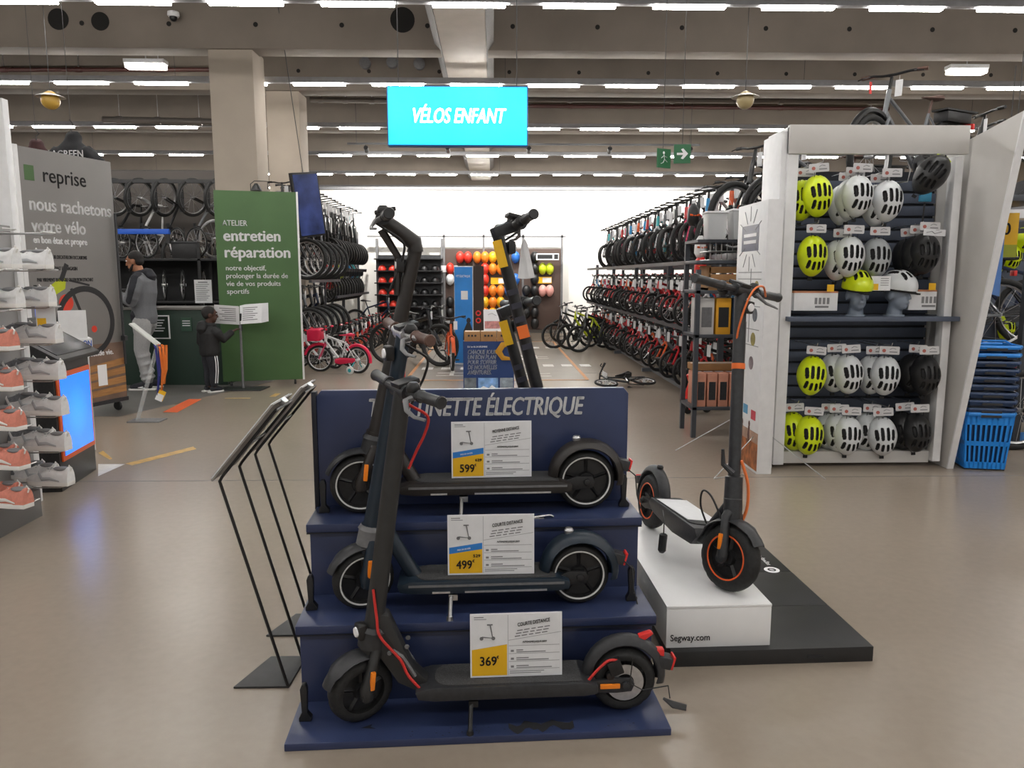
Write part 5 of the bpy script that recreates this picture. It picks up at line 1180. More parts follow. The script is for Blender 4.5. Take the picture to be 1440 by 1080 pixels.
# ================================================================ HELMETS
def helmet_meshes(shellm, darkm, w_=.106, l_=.15, h_=.125, big=True):
    """crown pointing to -y, front of the helmet down (-z); vents are recessed into the shell"""
    q = MB(); nu, nv = (110, 46) if big else (24, 10); vs = []; fs = []; mi = []
    vents = []; org = []
    if big:
        for x in (-.056, -.019, .019, .056): vents.append((x, .026 if abs(x) < .03 else .018, .0105, .046 if abs(x) < .03 else .038, x*8)); vents.append((x*.9, -.08 if abs(x) < .03 else -.068, .009, .026, -x*16))
    def inv(x, z):
        for (cx, cz, a, b, sl) in vents:
            dx = x-cx-(z-cz)*sl*.12; dz = z-cz
            if (dx/a)**4 + (dz/b)**4 < 1: return True
        return False
    def P(u, v):
        th = v*(PI*.5)*1.08; ph = 2*PI*u
        x = w_*math.sin(th)*math.cos(ph); z = l_*math.sin(th)*math.sin(ph); y = -h_*math.cos(th)
        x *= (1 - .14*max(0, -z/l_))     # slimmer front
        return x, y, z
    for j in range(nv+1):
        for i in range(nu):
            x, y, z = P(i/nu, j/nv*.999+.001); org.append((x, y, z))
            if inv(x, z) and y < -.02: f_ = .86; x, y, z = x*f_, y*f_, z*f_
            vs.append((x, y, z))
    for j in range(nv):
        for i in range(nu):
            i2 = (i+1) % nu; f_ = (j*nu+i, j*nu+i2, (j+1)*nu+i2, (j+1)*nu+i); fs.append(f_)
            c = [sum(vs[k][a] for k in f_)/4 for a in (0, 2)]; n_in = sum(1 for k in f_ if inv(org[k][0], org[k][2]) and org[k][1] < -.02)
            mi.append(1 if n_in >= 1 else 0)
    q.add(vs, fs); q.mi = mi; q.add([vs[i] for i in range(nu)], [tuple(range(nu))])
    shell = q.mesh('shell', [shellm, darkm], 0, 40)
    q = MB(); q.torus((0, .012, 0), (0, 1, 0), 1, .0, 4, 3) if False else None
    lin = MB(); vs = []; 
    for k in range(24):
        th = 2*PI*k/24
        for (f_, y) in ((1.0, .012), (.86, .03), (.8, -.03)): 
            x, z = w_*f_*math.cos(th), l_*f_*math.sin(th); x *= (1-.14*max(0, -z/l_)); vs.append((x, y, z))
    lin.add(vs, [((k*3+a), ((k+1) % 24)*3+a, ((k+1) % 24)*3+a+1, k*3+a+1) for k in range(24) for a in (0, 1)]); lin.add([vs[k*3+2] for k in range(24)], [tuple(range(24))])
    parts = [('shell', shell), ('liner', lin.mesh('liner', darkm, 0, 50))]
    if big:
        q = MB(); q.tube([(-.05, .02, -.06), (-.03, .03, -.14), (0, .03, -.165), (.03, .03, -.14), (.05, .02, -.06)], .005, 5, flat=.4); q.box((0, .03, -.168), (.03, .012, .02)); parts.append(('chin_strap', q.mesh('chin_strap', darkm)))
        q = MB(); q.box((0, -.045, l_*.93), (.014, .005, .014), (R(55), 0, 0)); parts.append(('logo_plate', q.mesh('logo_plate', darkm)))
    return parts
HY = mat('neon_yellow_shell', srgb('#D2E40A'), .38, noise=.03, scale=20, coat=.25); HW = mat('white_shell', srgb('#D3D6D8'), .32, noise=.03, scale=20, coat=.25); HG = mat('grey_shell', srgb('#A9ADB0'), .35, noise=.03, scale=20); HK = mat('black_shell', (.014, .014, .015), .4, noise=.1, scale=20)
DARK = mat('vent_dark', (.012, .012, .013), .7)
CARDM = mat('hang_card', srgb('#C9C8C9'), .5); CARDR = mat('card_red', srgb('#A85B50'), .5)
def helmet_proto(mm, card=True, **kw):
    ms = []
    def mk():
        if not ms:
            ms.extend(helmet_meshes(mm, DARK, **kw))
            if card:
                q = MB(); q.prism([(-.07, .165), (-.065, .16), (.065, .16), (.07, .165), (.07, .215), (.065, .22), (-.065, .22), (-.07, .215)], -.07, -.066); ms.append(('hang_card', q.mesh('hang_card', CARDM)))
                q = MB(); q.lathe([(.013, -.0715), (.013, -.07)], (-.038, 0, .187), 'y', 12); ms.append(('card_emblem', q.mesh('card_emblem', CARDR)))
                q = MB(); q.bx((0, -.0715, .175), (.055, -.07, .183)); q.tube([(.002, -.071, .197), (.02, -.071, .207), (.045, -.071, .2)], .003, 4); ms.append(('card_print', q.mesh('card_print', INKG)))
                q = MB(); q.tube([(-.03, -.068, .182), (-.03, -.055, .13)], .002, 4); q.tube([(.03, -.068, .182), (.03, -.055, .13)], .002, 4); ms.append(('card_tie', q.mesh('card_tie', DARK)))
        g = thing('bike_helmet', 'x', 'helmet'); par = None
        for n_, me in ms:
            o = obj(n_, me, par if n_ in ('card_emblem', 'card_print') else g)
            if n_ == 'hang_card': par = o
            if n_ in ('card_print', 'card_tie'): stuff(o)
        return g
    return Proto(mk)
HP = {'yellow': helmet_proto(HY), 'white': helmet_proto(HW), 'grey': helmet_proto(HG), 'black': helmet_proto(HK)}
HPN = {'yellow': helmet_proto(HY, False), 'white': helmet_proto(HW, False), 'black': helmet_proto(HK, False)}
# ---------------- white helmet rack
RWY = 5.62
hr_ = thing('helmet_rack', 'white framed display rack with dark slatted back full of bike helmets', 'rack', (2.13, RWY, 0))
Lg = mat('light_grey_laminate', srgb('#C7C4C0'), .45, noise=.03, scale=6)
W_ = 1.28
MB().bx((-.02, -.0, .03), (.06, .42, 2.5)).build('post', WHITE, hr_, bevel=.004)
MB().bx((-.06, .02, .0), (-.02, .40, 2.47)).build('outer_cheek', WHITE, hr_, bevel=.003)
MB().bx((W_-.08, 0, .05), (W_-.02, .09, 2.3)).build('post', WHITE, hr_, bevel=.004)
MB().bx((-.02, -.02, 2.31), (W_+.0, .03, 2.51)).build('header_board', Lg, hr_, bevel=.004)
SLT = mat('slat_grey', srgb('#565E6E'), .5, .2, noise=.1, scale=8)
MB().bx((.06, .40, .1), (W_+.01, .42, 2.24)).build('back_sheet', mat('slat_back', srgb('#23272F'), .6), hr_)
q = MB(); q.bx((.06, .375, 0), (W_+.01, .4, .075)); slme = q.mesh('slat', SLT, .004)
for k in range(22): obj('slat', slme, hr_, (0, 0, .12+.094*k))
q = MB(); q.prism([(.0, 1.165), (.0, 1.20), (.38, 1.20), (.38, 1.18)], 0.02, W_+.01, 'yz'); q.v = [(v[0]+.0, v[1]-.06, v[2]-.05) for v in q.v]; q.build('shelf', SLT, hr_, bevel=.004)
MB().bx((.05, .05, .03), (W_-.08, .36, .12)).build('bottom_tray', Lg, hr_, bevel=.004)
for x in (.1, W_-.35): castor(hr_, x+.0, .2, r=.03)
# shape of the slanted white side gable
gb_ = thing('slanted_gable', 'grey white slanted side panel right of the helmet rack', 'panel', (3.43, 5.3, 0))
q = MB(); q.prism([(.3, 0), (.82, 0), (.86, 2.34), (-.22, 2.505)], 0, .045, 'yz'); q.build('gable_board', Lg, gb_, bevel=.003)
q = MB(); q.prism([(.285, .0), (.3, .0), (-.22, 2.505), (-.235, 2.505)], -.002, .047, 'yz'); q.build('front_edge', WHITE, gb_, bevel=.002)
hk_me = None
HEL = [  # px, py of the helmet centre, colour, depth behind the front plane, row
 (1127, 282, 'yellow', .16, 0), (1149, 276, 'yellow', .04, 0), (1184, 288, 'white', .2, 0), (1194, 281, 'white', .12, 0), (1205, 276, 'white', .03, 0), (1231, 290, 'white', .12, 0), (1247, 283, 'white', .03, 0),
 (1142, 360, 'yellow', .05, 1), (1177, 366, 'white', .13, 1), (1194, 361, 'white', .04, 1), (1231, 363, 'grey', .1, 1), (1275, 364, 'black', .16, 1), (1286, 361, 'black', .09, 1), (1299, 357, 'black', .02, 1),
 (1141, 528, 'yellow', .05, 2), (1172, 524, 'white', .16, 2), (1192, 526, 'white', .05, 2), (1224, 527, 'white', .16, 2), (1244, 528, 'white', .05, 2), (1281, 525, 'black', .16, 2), (1300, 528, 'black', .05, 2),
 (1115, 606, 'yellow', .15, 3), (1137, 612, 'yellow', .04, 3), (1166, 606, 'white', .2, 3), (1177, 608, 'white', .12, 3), (1191, 612, 'white', .04, 3), (1217, 607, 'white', .16, 3), (1240, 613, 'white', .04, 3), (1268, 605, 'black', .14, 3), (1287, 608, 'black', .05, 3)]
rown = ['top', 'second', 'third', 'bottom']; seen = {}
from collections import Counter
tot = Counter((r_, c) for (_, _, c, _, r_) in HEL); pos = Counter()
for (px, py, c, dy, r_) in HEL:
    k = pos[(r_, c)]; pos[(r_, c)] += 1; n = tot[(r_, c)]
    which = 'only' if n == 1 else (nth(k) + ' from left')
    lab = f'{c} bike helmet hung in the {rown[r_]} row of the white rack' + ('' if n == 1 else f', {nth(k)} {c} from left')
    p = onY(px, py, RWY-.02+dy)
    o = HP[c].put(lab, p, R(rng.uniform(-9, 9)-4), 'bike helmets hung on the white rack', rot=(R(-4), R(rng.uniform(-5, 5)), R(rng.uniform(-8, 8)-6)))
# hook arms of the rack behind each column
seen_c = set()
for (px, py, c, dy, r_) in HEL:
    p = onY(px, py, RWY-.02+dy); key = (r_, round(p.x*5))
    if key in seen_c: continue
    seen_c.add(key); q = MB(); zz = p.z+.232
    q.tube([(p.x-2.13, .385, zz), (p.x-2.13, max(-.05, p.y-RWY-.075), zz), (p.x-2.13, max(-.06, p.y-RWY-.085), zz+.02)], .0035, 6); q.build('hook_arm', STEEL, hr_)
q = MB(); q.tube([(.5, .38, 2.1), (.86, .0, 2.12), (.87, -.01, 2.2), (.85, .0, 2.26), (.8, .02, 2.27)], .005, 6); q.build('crook_hook', STEEL, hr_)
# tilted black helmet with yellow rim hanging at the top right
p = onY(1309, 246, 5.5); o = HPN['black'].put('black bike helmet tilted at the upper right post of the rack', p, rot=(R(-6), R(34), R(-25)))
q = MB(); q.tube([(-.05, -.03, .12), (0, -.035, .135), (.05, -.03, .12)], .012, 6); q.build('yellow_rim', HY, o)
q = MB(); q.box((-.055, -.07, .0), (.006, .006, .06), (0, R(12), 0)); q.build('side_flash', WHITEP, o)
tgc = thing('sensor_tag', 'small light blue security tag hanging on the rack', 'tag', onY(1301, 277, 5.75)); MB().box((0, 0, 0), (.09, .02, .07)).build('tag_body', mat('tag_blue', srgb('#3E97BE'), .4), tgc, bevel=.006); MB().cyl((0, 0, -.04), (0, .02, -.28), .006, 6).build('spring_cord', DKGREY, tgc)
wt = thing('shelf_label', 'white oval label on the black helmets', 'label', onY(1314, 327, 5.56)); q = MB(); q.prism([(-.08, -.02), (.08, -.026), (.082, .02), (-.078, .026)], -.003, .003); q.build('label_plate', PAPER, wt); q = MB(); q.tube([(-.06, -.005, 0), (-.02, -.005, .008), (0, -.005, -.008), (.05, -.005, .004)], .003, 4); q.build('label_print', INKG, wt)
# heads with helmets on the shelf
HEADM = mat('mannequin_grey_blue', srgb('#77818F'), .4, noise=.05, scale=10)
shz = 1.151
for (px, col, rz) in ((1203, 'yellow', -4), (1259, 'white', 28)):
    b = onY(px, 462, 5.66); g = thing('mannequin_head', f'grey mannequin head wearing the {col} helmet on the rack shelf', 'mannequin', (b.x, 5.66, shz), R(-90+rz))
    q = MB(); P, e = head(q, (0, 0, .155), .93, (1, 0, 0), (0, 1, 0)); q.tube([(-.02, 0, .0), (-.015, 0, .06), (-.01, 0, .1)], [.06, .05, .05], 12); remeshed('head', q, HEADM, g, .007, 4)
    q = MB(); q.lathe([(.075, 0), (.07, .012)], (-.02, 0, 0), 'z', 18); q.build('base', HEADM, g)
    HPN[col].put(f'{col} bike helmet worn by a grey mannequin head', (b.x, 5.66, shz+.205), rot=(R(-90), 0, R(rz)))
    h = [x for x in bpy.data.objects if x.get('label') == f'{col} bike helmet worn by a grey mannequin head'][0]
    h.rotation_euler = (Matrix.Rotation(R(rz), 4, 'Z') @ Matrix.Rotation(R(-82), 4, 'X') @ Matrix.Rotation(0, 4, 'Y')).to_euler(); h.location = (b.x, 5.665, shz+.218)
# boxes of parts on hooks left and right of the heads
for i, (pa, pb, n) in enumerate((((1118, 412), (1178, 437), 9), ((1280, 410), (1317, 436), 8))):
    a, b = onY(pa[0], pa[1], 5.62), onY(pb[0], pb[1], 5.62); wd = b.x-a.x; ht = a.z-b.z
    for k in range(n):
        g = thing('pad_pack', f'flat white accessory pack in the {("left", "right")[i]} row by the heads, {nth(k)} from the front', 'box', (a.x+wd*.5, 5.63+.028*k, b.z), 0, 'flat packs hanging by the mannequin heads')
        MB().bx((-wd/2+.016*(n-k)*.0-.012*k*(1 if i == 0 else -1)*.5, 0, 0), (wd/2-.012*k*(1 if i == 0 else -1)*.5, .02, ht)).build('pack', PAPER, g, bevel=.002)
        if k == 0:
            q = MB()
            for j_ in range(4): q.box((-.0+.03*j_, -.002, ht*.55), (.018, .003, ht*.36))
            q.box((.045, -.002, ht*.22), (.1, .003, .014)); stuff(q.build('pack_print', INKG, g)); MB().bx((-wd/2, -.001, ht), (wd/2, .21, ht+.012)).build('orange_top', mat('pack_orange', srgb('#C08060'), .5), g)
pc = thing('price_card', 'white price card with yellow corner on the helmet rack', 'price card', onY(1238, 399, 5.6)); MB().bx((-.075, -.002, -.05), (.075, .002, .055)).build('card', PAPER, pc); MB().bx((-.07, -.003, -.047), (-.015, -.001, .0)).build('yellow_corner', YELLOW, pc)
q = MB()
for k in range(4): q.bx((.0, -.003, .035-.016*k), (.06, -.0015, .04-.016*k))
stuff(q.build('card_print', INKG, pc))
for i, px in enumerate((1168, 1311)):
    o = MB().box((0, 0, 0), (.05, .004, .05)).build('yellow_tag', YELLOW, None, loc=onY(px, 405 if i == 0 else 403, 5.58)); tag(o, f'small yellow price tag above the {("left", "right")[i]} accessory packs', 'price tag')

# ================================================================ WHITE INFORMATION TOTEM
tt_ = thing('size_guide_totem', 'tall narrow white totem with printed bike choosing guide', 'totem', (1.93, 5.46, 0), 0)
MB().bx((0, 0, 0), (.11, .66, 1.98)).build('totem_body', WHITE, tt_, bevel=.003)
def left_face(y0, y1, z0, z1, nm, m, t=.0015): return MB().bx((-t, y0, z0), (0, y1, z1)).build(nm, m, tt_, smooth=0)
left_face(.17, .55, 1.63, 1.82, 'guide_title_plate', NAVY); left_face(.22, .5, 1.735, 1.76, 'title_print', WHITEP, .003); left_face(.22, .5, 1.685, 1.71, 'title_print', WHITEP, .003)
q = MB()
for k in range(12):
    a = 2*PI*k/12; 
    if abs(math.sin(a)) > .3: q.tube([(-.001, .36+.16*math.cos(a)*.8, 1.72+.13*math.sin(a)), (-.001, .36+.27*math.cos(a), 1.72+.24*math.sin(a))], .003, 4)
stuff(q.build('ray_print', INKG, tt_))
q = MB()
for (y, z0, z1) in ((.3, .95, 1.5), (.36, .75, 1.1)): q.bx((-.0015, y, z0), (0, y+.012, z1))
for z in (1.47, 1.42, 1.32, 1.22, 1.05, .93): q.bx((-.0015, .08, z), (0, .6, z+.005))
stuff(q.build('chart_lines', INKG, tt_))
PH = [mat('photo_%d' % i, srgb(h), .5, noise=.5, scale=14) for i, h in enumerate(('#9A8B4F', '#6E6A5E', '#51555C', '#8A7F45', '#57585A', '#83757A'))]
for i, (y, z) in enumerate(((.17, 1.36), (.48, 1.17), (.18, 1.16), (.2, .98), (.47, .82), (.22, .8), (.46, .6))):
    q = MB(); q.lathe([(.05, -.002), (.05, 0)], (0, y, z), 'x', 20); q.build('round_photo', PH[i % 6], tt_)
for (y, z, h) in ((.47, .46, '#303A44'), (.3, .44, '#4E8FB5'), (.12, .42, '#C0394A')): left_face(y-.05, y+.05, z-.035, z+.035, 'tag_icon', mat('icon'+h, srgb(h), .5))
left_face(.0, .66, .02, .22, 'photo_print', mat('field_photo', srgb('#9A5A2E'), .55, noise=.6, scale=16)); left_face(.0, .66, .22, .3, 'photo_print', mat('field_photo2', srgb('#A98B78'), .55, noise=.3, scale=10))
for (y, z) in ((.55, .38), (.36, .33), (.2, .34)):
    q = MB(); q.ell((-.001, y, z), (.0015, .02, .025)); q.tube([(-.001, y, z-.02), (-.001, y+.01, z-.09), (-.001, y, z-.14)], [.018, .03, .02], 6, flat=.06, up=(1, 0, 0)); q.build('rider_print', mat('rider_ink', srgb('#5B3B35'), .6), tt_)
q = MB()
for (a, b) in (((-.0, .1, .26), (-.35, -.12, .0)), ((-.0, .62, .3), (-.42, .75, .01)), ((.11, .05, .28), (.45, -.15, .0)), ((-.35, -.12, .004), (-.1, -.02, .004))): q.tube([a, b], .004, 5)
q.build('guy_rod', STEEL, tt_)

# ================================================================ ACCESSORY SHELF (near end of the right rack)
ac = thing('accessory_shelf', 'grey steel shelf unit with boxed accessories beside the white totem', 'shelving', (1.78, 6.75, 0))
for y in (0, .42):
    for x in (0, .55): MB().bx((x, y, 0), (x+.04, y+.04, 1.5)).build('post', RK, ac)
for z in (.28, .93, 1.32, 1.58): MB().bx((0, 0, z-.03), (.6, .46, z)).build('shelf', RK, ac, bevel=.003)
def carton(label, loc, dims, m, rz=0, face=None, grp=None, cat='box'):
    g = thing('carton', label, cat, loc, rz, grp); MB().bx((-dims[0]/2, -dims[1]/2, 0), (dims[0]/2, dims[1]/2, dims[2])).build('box_body', m, g, bevel=.004)
    if face: MB().bx((-dims[0]*.35, -dims[1]/2-.002, dims[2]*.2), (dims[0]*.35, -dims[1]/2, dims[2]*.75)).build('printed_face', face, g)
    MB().bx((-dims[0]/2+.005, -.015, dims[2]), (dims[0]/2-.005, .015, dims[2]+.002)).build('tape', WHITEP, g); return g
CW = mat('carton_white', srgb('#C9C6C3'), .6); CY = mat('carton_yellow', srgb('#E0A22A'), .6); CBL = mat('carton_blue', srgb('#33465F'), .6); CP = mat('carton_salmon', srgb('#C78A72'), .6, noise=.1, scale=10); CT = mat('carton_brown', srgb('#A57B50'), .7, noise=.1, scale=8)
for i, (x, m, f_, l_) in enumerate(((.09, CW, MIDGREY, 'white'), (.24, CY, INK, 'yellow'), (.39, CBL, PAPER, 'dark blue'))): carton(f'{l_} lamp box on the upper deck of the accessory shelf', (1.78+x+.02, 6.93, .93), (.13, .3, .32), m, 0, f_)
for i in range(5): carton(f'{nth(i)} salmon box from the left on the low accessory shelf', (1.78+.08+.1*i, 6.92, .28), (.085, .3, .3), CP, 0, DKGREY, 'salmon boxes on the low accessory shelf')
carton('brown cardboard box behind the salmon boxes', (2.05, 7.05, .585), (.45, .2, .06), CT)
cr_ = thing('wooden_crate', 'small orange brown crate of goods on the accessory shelf', 'crate', (2.1, 6.95, 1.32)); 
for k in range(3): MB().bx((-.2, -.16, .02+.065*k), (.2, -.145, .075+.065*k)).build('slat', CT, cr_, bevel=.002); MB().bx((-.2, .145, .02+.065*k), (.2, .16, .075+.065*k)).build('slat', CT, cr_, bevel=.002)
MB().bx((-.2, -.15, 0), (.2, .15, .02)).build('bottom', CT, cr_)
for s in (-1, 1): MB().bx((s*.2, -.16, 0), (s*.185, .16, .215)).build('end_board', CT, cr_)
wbk = thing('wire_basket', 'grey wire basket on the top of the accessory shelf', 'basket', (2.1, 6.95, 1.58)); q = MB()
for z in (.005, .08, .16): q.tube([(-.2, -.16, z), (.2, -.16, z), (.2, .16, z), (-.2, .16, z), (-.2, -.16, z)], .005, 5)
q.build('hoops', STEEL, wbk); q = MB()
for k in range(9): x = -.2+.05*k; q.tube([(x, -.16, .16), (x, -.16, .005), (x, .16, .005), (x, .16, .16)], .003, 4)
q.build('uprights', STEEL, wbk)
CLRP = mat('translucent_plastic', (.72, .74, .75), .3, alpha=.55)
for i, (px, w2, h2) in enumerate(((998, .17, .24), (1038, .26, .26))):
    b = onY(px, 300, 7.0); g = thing('plastic_bin', f'translucent plastic bin above the accessory shelf, {("smaller left", "larger right")[i]} one', 'bin', (b.x, 6.82, 1.76 if i == 0 else 1.76))
    q = MB(); q.prism([(-w2/2*.85, 0), (w2/2*.85, 0), (w2/2, h2), (-w2/2, h2)], -.09, .09); q.build('bin_body', CLRP, g, bevel=.008); q = MB(); q.bx((-w2/2-.01, -.1, h2-.015), (w2/2+.01, .1, h2)); q.build('bin_rim', PAPER, g, bevel=.004)
MB().bx((0, 0, 1.735), (.7, .46, 1.76)).build('top_board', RK, ac); 
for x in (0, .55): MB().bx((x, .42, 1.5), (x+.04, .46, 1.74)).build('post', RK, ac)
# odds and ends hanging on the rack end
for i, (px, py, m, nm) in enumerate(((985, 372, REDP, 'red and white toy figure bag'), (985, 345, WHITE, 'white red child seat'), (975, 300, BLACK, 'black saddle bag'))):
    c = onY(px, py, 8.24); g = thing('hanging_bag', f'{nm} hanging at the near end of the right rack', 'bag', c); q = MB(); q.tube([(0, 0, -.13), (0, 0, -.08), (0, 0, .04), (0, 0, .1)], [.05, .09, .08, .03], 12, flat=.7); q.build('bag_body', m, g, smooth=60); q = MB(); q.tube([(-.04, 0, .08), (0, 0, .2), (.04, 0, .08)], .005, 5); q.build('strap', BLACK, g)
    q = MB(); q.tube([(-.05, -.062, -.02), (0, -.075, -.03), (.05, -.062, -.02)], .012, 6); q.build('pocket', PB['orange'], g)
sc = thing('ride_on_toy', 'red and blue plastic ride-on scooter on the floor by the accessory shelf', 'toy', onZ(975, 588)+Vector((.02, .25, 0)), R(200)); q = MB(); q.tube([(0, 0, .05), (.02, 0, .2), (-.02, 0, .34), (.03, 0, .42)], [.03, .04, .035, .02], 8); q.build('red_body', REDP, sc, smooth=60); q = MB(); q.tube([(.0, 0, .05), (-.12, 0, .06), (-.25, 0, .05)], [.03, .04, .03], 8, flat=.5); q.build('blue_deck', PB['blue'], sc, smooth=60)
for x in (.02, -.22): q = MB(); q.lathe([(.045, -.02), (.05, 0), (.045, .02)], (x, 0, .05), 'y', 14); q.build('wheel', RUBBER, sc)

# ================================================================ STACK OF BLUE SHOPPING BASKETS
BB1 = mat('basket_blue', srgb('#1F8BE6'), .35, noise=.05, scale=10); BB2 = mat('basket_dark_blue', srgb('#12355F'), .35, noise=.08, scale=10)
b0 = onZ(1372, 664); bx0, by0 = b0.x+.125, b0.y+.17
def basket(label, z, m, full, grp):
    g = thing('shopping_basket', label, 'basket', (bx0, by0, z), R(-12), grp)
    w0, w1, d0, d1, h = .138, .168, .115, .14, .42
    if full:
        # wall with real slots: strips
        def wall(nm, s, ax):
            q = MB(); n = 9
            for k in range(n+1):
                f0 = -1+2*k/n*.97+.03-.012; 
                for (z0, z1) in ((.0, 1.0),):
                    pa = []
                    for z_ in (0, 1):
                        wx, dy = w0+(w1-w0)*z_, d0+(d1-d0)*z_
                        a = -1+2*k/n; e = .045 if 0 < k < n else .07
                        for u in (max(-1, a-e), min(1, a+e)):
                            pa.append(((u*wx, s*dy, z_*h) if ax == 'x' else (s*wx, u*dy, z_*h)))
                    q.add(pa, [(0, 1, 3, 2)])
            for (z0, z1) in ((0, .12), (.42, .5), (.8, 1.)):
                pa = []
                for z_ in (z0, z1):
                    wx, dy = w0+(w1-w0)*z_, d0+(d1-d0)*z_
                    for u in (-1, 1): pa.append(((u*wx, s*dy, z_*h) if ax == 'x' else (s*wx, u*dy, z_*h)))
                q.add(pa, [(0, 1, 3, 2)])
            o = q.build(nm, m, g, smooth=0); md = o.modifiers.new('t', 'SOLIDIFY'); md.thickness = .006; md.offset = 0
        for s in (-1, 1): wall('slotted_wall', s, 'x'); wall('slotted_wall', s, 'y')
        MB().bx((-w0, -d0, 0.0), (w0, d0, .01)).build('bottom', m, g); 
        q = MB(); q.bx((-w1*.9, -d1*.9, .02), (w1*.9, d1*.9, h-.02)); q.v = [(v[0]*(.8+.18*v[2]/h), v[1]*(.8+.18*v[2]/h), v[2]) for v in q.v]; q.build('inner_basket', BB2, g)
    else: h = .02
    q = MB(); rw, rd = w1+.012, d1+.012
    pts = [(rw*cx*(1 if abs(cx) == 1 else 1), rd*cy) for cx, cy in ((-1, -.7), (-.85, -1), (.85, -1), (1, -.7), (1, .7), (.85, 1), (-.85, 1), (-1, .7), (-1, -.7))]
    q.tube([(x, y, h) for x, y in pts], .013, 6, flat=1.2, cap=False); q.build('rim', m, g, smooth=40)
    q = MB(); q.box((0, -rd-.004, h-.01), (.14, .012, .028)); q.build('grip', DKGREY, g, bevel=.004)
    if not full:
        q = MB(); q.prism([(-w1, -d1*.7), (-w1*.85, -d1), (w1*.85, -d1), (w1, -d1*.7), (w1, d1*.7), (w1*.85, d1), (-w1*.85, d1), (-w1, d1*.7)], h-.03, h-.012, 'xy'); q.build('tray', BB2, g)
    return g
basket('bright blue slotted shopping basket at the bottom of the stack by the rack', .012, BB1, True, 'blue baskets in one stack')
for k in range(9): basket(f'blue shopping basket in the stack, {nth(k)} above the bottom one', .445+.058*k, BB1 if k > 6 else BB2, False, 'blue baskets in one stack')
q = MB(); q.tube([(-.17, 0, .0), (-.12, .0, .03), (.12, 0, .03), (.17, 0, 0)], .008, 6); o = q.build('handle', BB1, [x for x in bpy.data.objects if x.name.startswith('shopping_basket')][-1], loc=(0, .02, .025))
MB().bx((-.14, -.11, -.012), (.14, .11, .002)).build('castor_plate', BLACK, [x for x in bpy.data.objects if x.name == 'shopping_basket'][0])
# right background: signs and helmets
ys = thing('yellow_sign', 'yellow discount sign reading 20 hanging at the right edge', 'sign', onY(1408, 338, 6.9), R(-12)); MB().bx((-.13, -.006, -.15), (.13, .006, .24)).build('board', YELLOW, ys, bevel=.003); text('20', .15, 'lettering', INK, ys, (-.07, -.008, .05), bold=.003, fit=.13); MB().bx((-.13, -.007, -.15), (.13, -.005, -.04)).build('lower_strip', mat('olive_print', srgb('#9AA022'), .5), ys); MB().cyl((.0, .012, .24), (0, .012, 1.5), .004, 5).build('wire', WIRE, ys)
lb = thing('white_sign', 'white lettered shelf header above the yellow sign', 'sign', onY(1421, 293, 7.2), R(-15)); MB().bx((-.26, -.01, -.09), (.26, .01, .09)).build('board', PAPER, lb); MB().bx((-.18, -.012, -.01), (.2, -.009, .03)).build('print', INKG, lb); MB().cyl((0, .015, .09), (0, .015, 1.4), .004, 5).build('wire', WIRE, lb)
bb = thing('blue_banner', 'light blue banner hanging between gable and bikes', 'banner', onY(1390, 370, 6.5), R(-40)); q = MB(); q.prism([(-.1, -.22), (.1, -.28), (.1, .3), (-.1, .3)], -.003, .003); q.build('cloth', mat('banner_blue', srgb('#5B84C4'), .6), bb); MB().cyl((-.1, 0, .3), (.1, 0, .3), .008, 6).build('rod', STEEL, bb)
for i, (px, py) in enumerate(((1398, 372), (1422, 362), (1438, 338), (1412, 460), (1400, 505), (1437, 470))):
    HPN['yellow'].put(f'neon yellow helmet among the bikes at the right edge, {nth(i)} of six', onY(px, py, 9.09), R(-20+15*i), 'neon helmets at the right edge')
rb = thing('helmet_wall', 'dark slatted wall behind the bikes at the right edge', 'rack', (5.3, 7.0, 0)); MB().bx((-.3, 2.2, 0), (3.5, 2.3, 2.1)).build('back_board', SLT, rb)
for x in (-.3, 3.4): MB().bx((x, 2.1, 0), (x+.08, 2.2, 2.15)).build('post', RK, rb)
bm_ = struct(MB().bx((4.1, 6.5, 0), (8.5, 6.9, .004)).build('floor_marking_4', mat('blue_floor', srgb('#2E6FB0'), .4), smooth=0), 'blue floor strip beneath the right edge bikes')
# ================================================================ BACK WALL: SMALL HELMETS
BY = 19.0
hu = thing('black_helmet_shelf', 'black shelf unit with rows of black helmets at the back wall', 'shelving', (-2.75, BY, 0))
MB().bx((-.15, .35, .0), (1.5, .42, 1.95)).build('back_sheet', DKGREY, hu)
MB().bx((1.45, .3, 0), (1.5, .45, 2.35)).build('upright', MIDGREY, hu); MB().bx((-.15, .3, 0), (-.1, .45, 2.35)).build('upright', MIDGREY, hu)
shz_ = [.12+.29*k for k in range(7)]
for z in shz_: MB().bx((-.15, -.05, z-.03), (1.5, .4, z)).build('shelf', BLACK, hu, bevel=.003)
LHP = {}
for n, m_ in (('black', HK), ('red', mat('red_shell', srgb('#D3392B'), .35)), ('orange', mat('orange_shell', srgb('#E9832A'), .35)), ('yellow', mat('amber_shell', srgb('#E5B024'), .35)), ('blue', mat('blue_shell', srgb('#2F6CC0'), .35)), ('white', HW), ('lime', mat('lime_shell', srgb('#C9D92B'), .35)), ('pale pink', mat('pale_pink_shell', srgb('#E3A49B'), .35))):
    LHP[n] = helmet_proto(m_, False, big=False)
for k, z in enumerate(shz_[:6]):
    for i in range(6):
        n = 'red' if i in (0, 1) else 'black'; x = -2.75+.02+.26*i
        LHP[n].put(f'{n} helmet on the {nth(k)} back shelf from the floor, {nth(i)} from left', (x, BY+.14, z+.012), rot=(R(-90), 0, 0), group='helmets on the black back shelf')
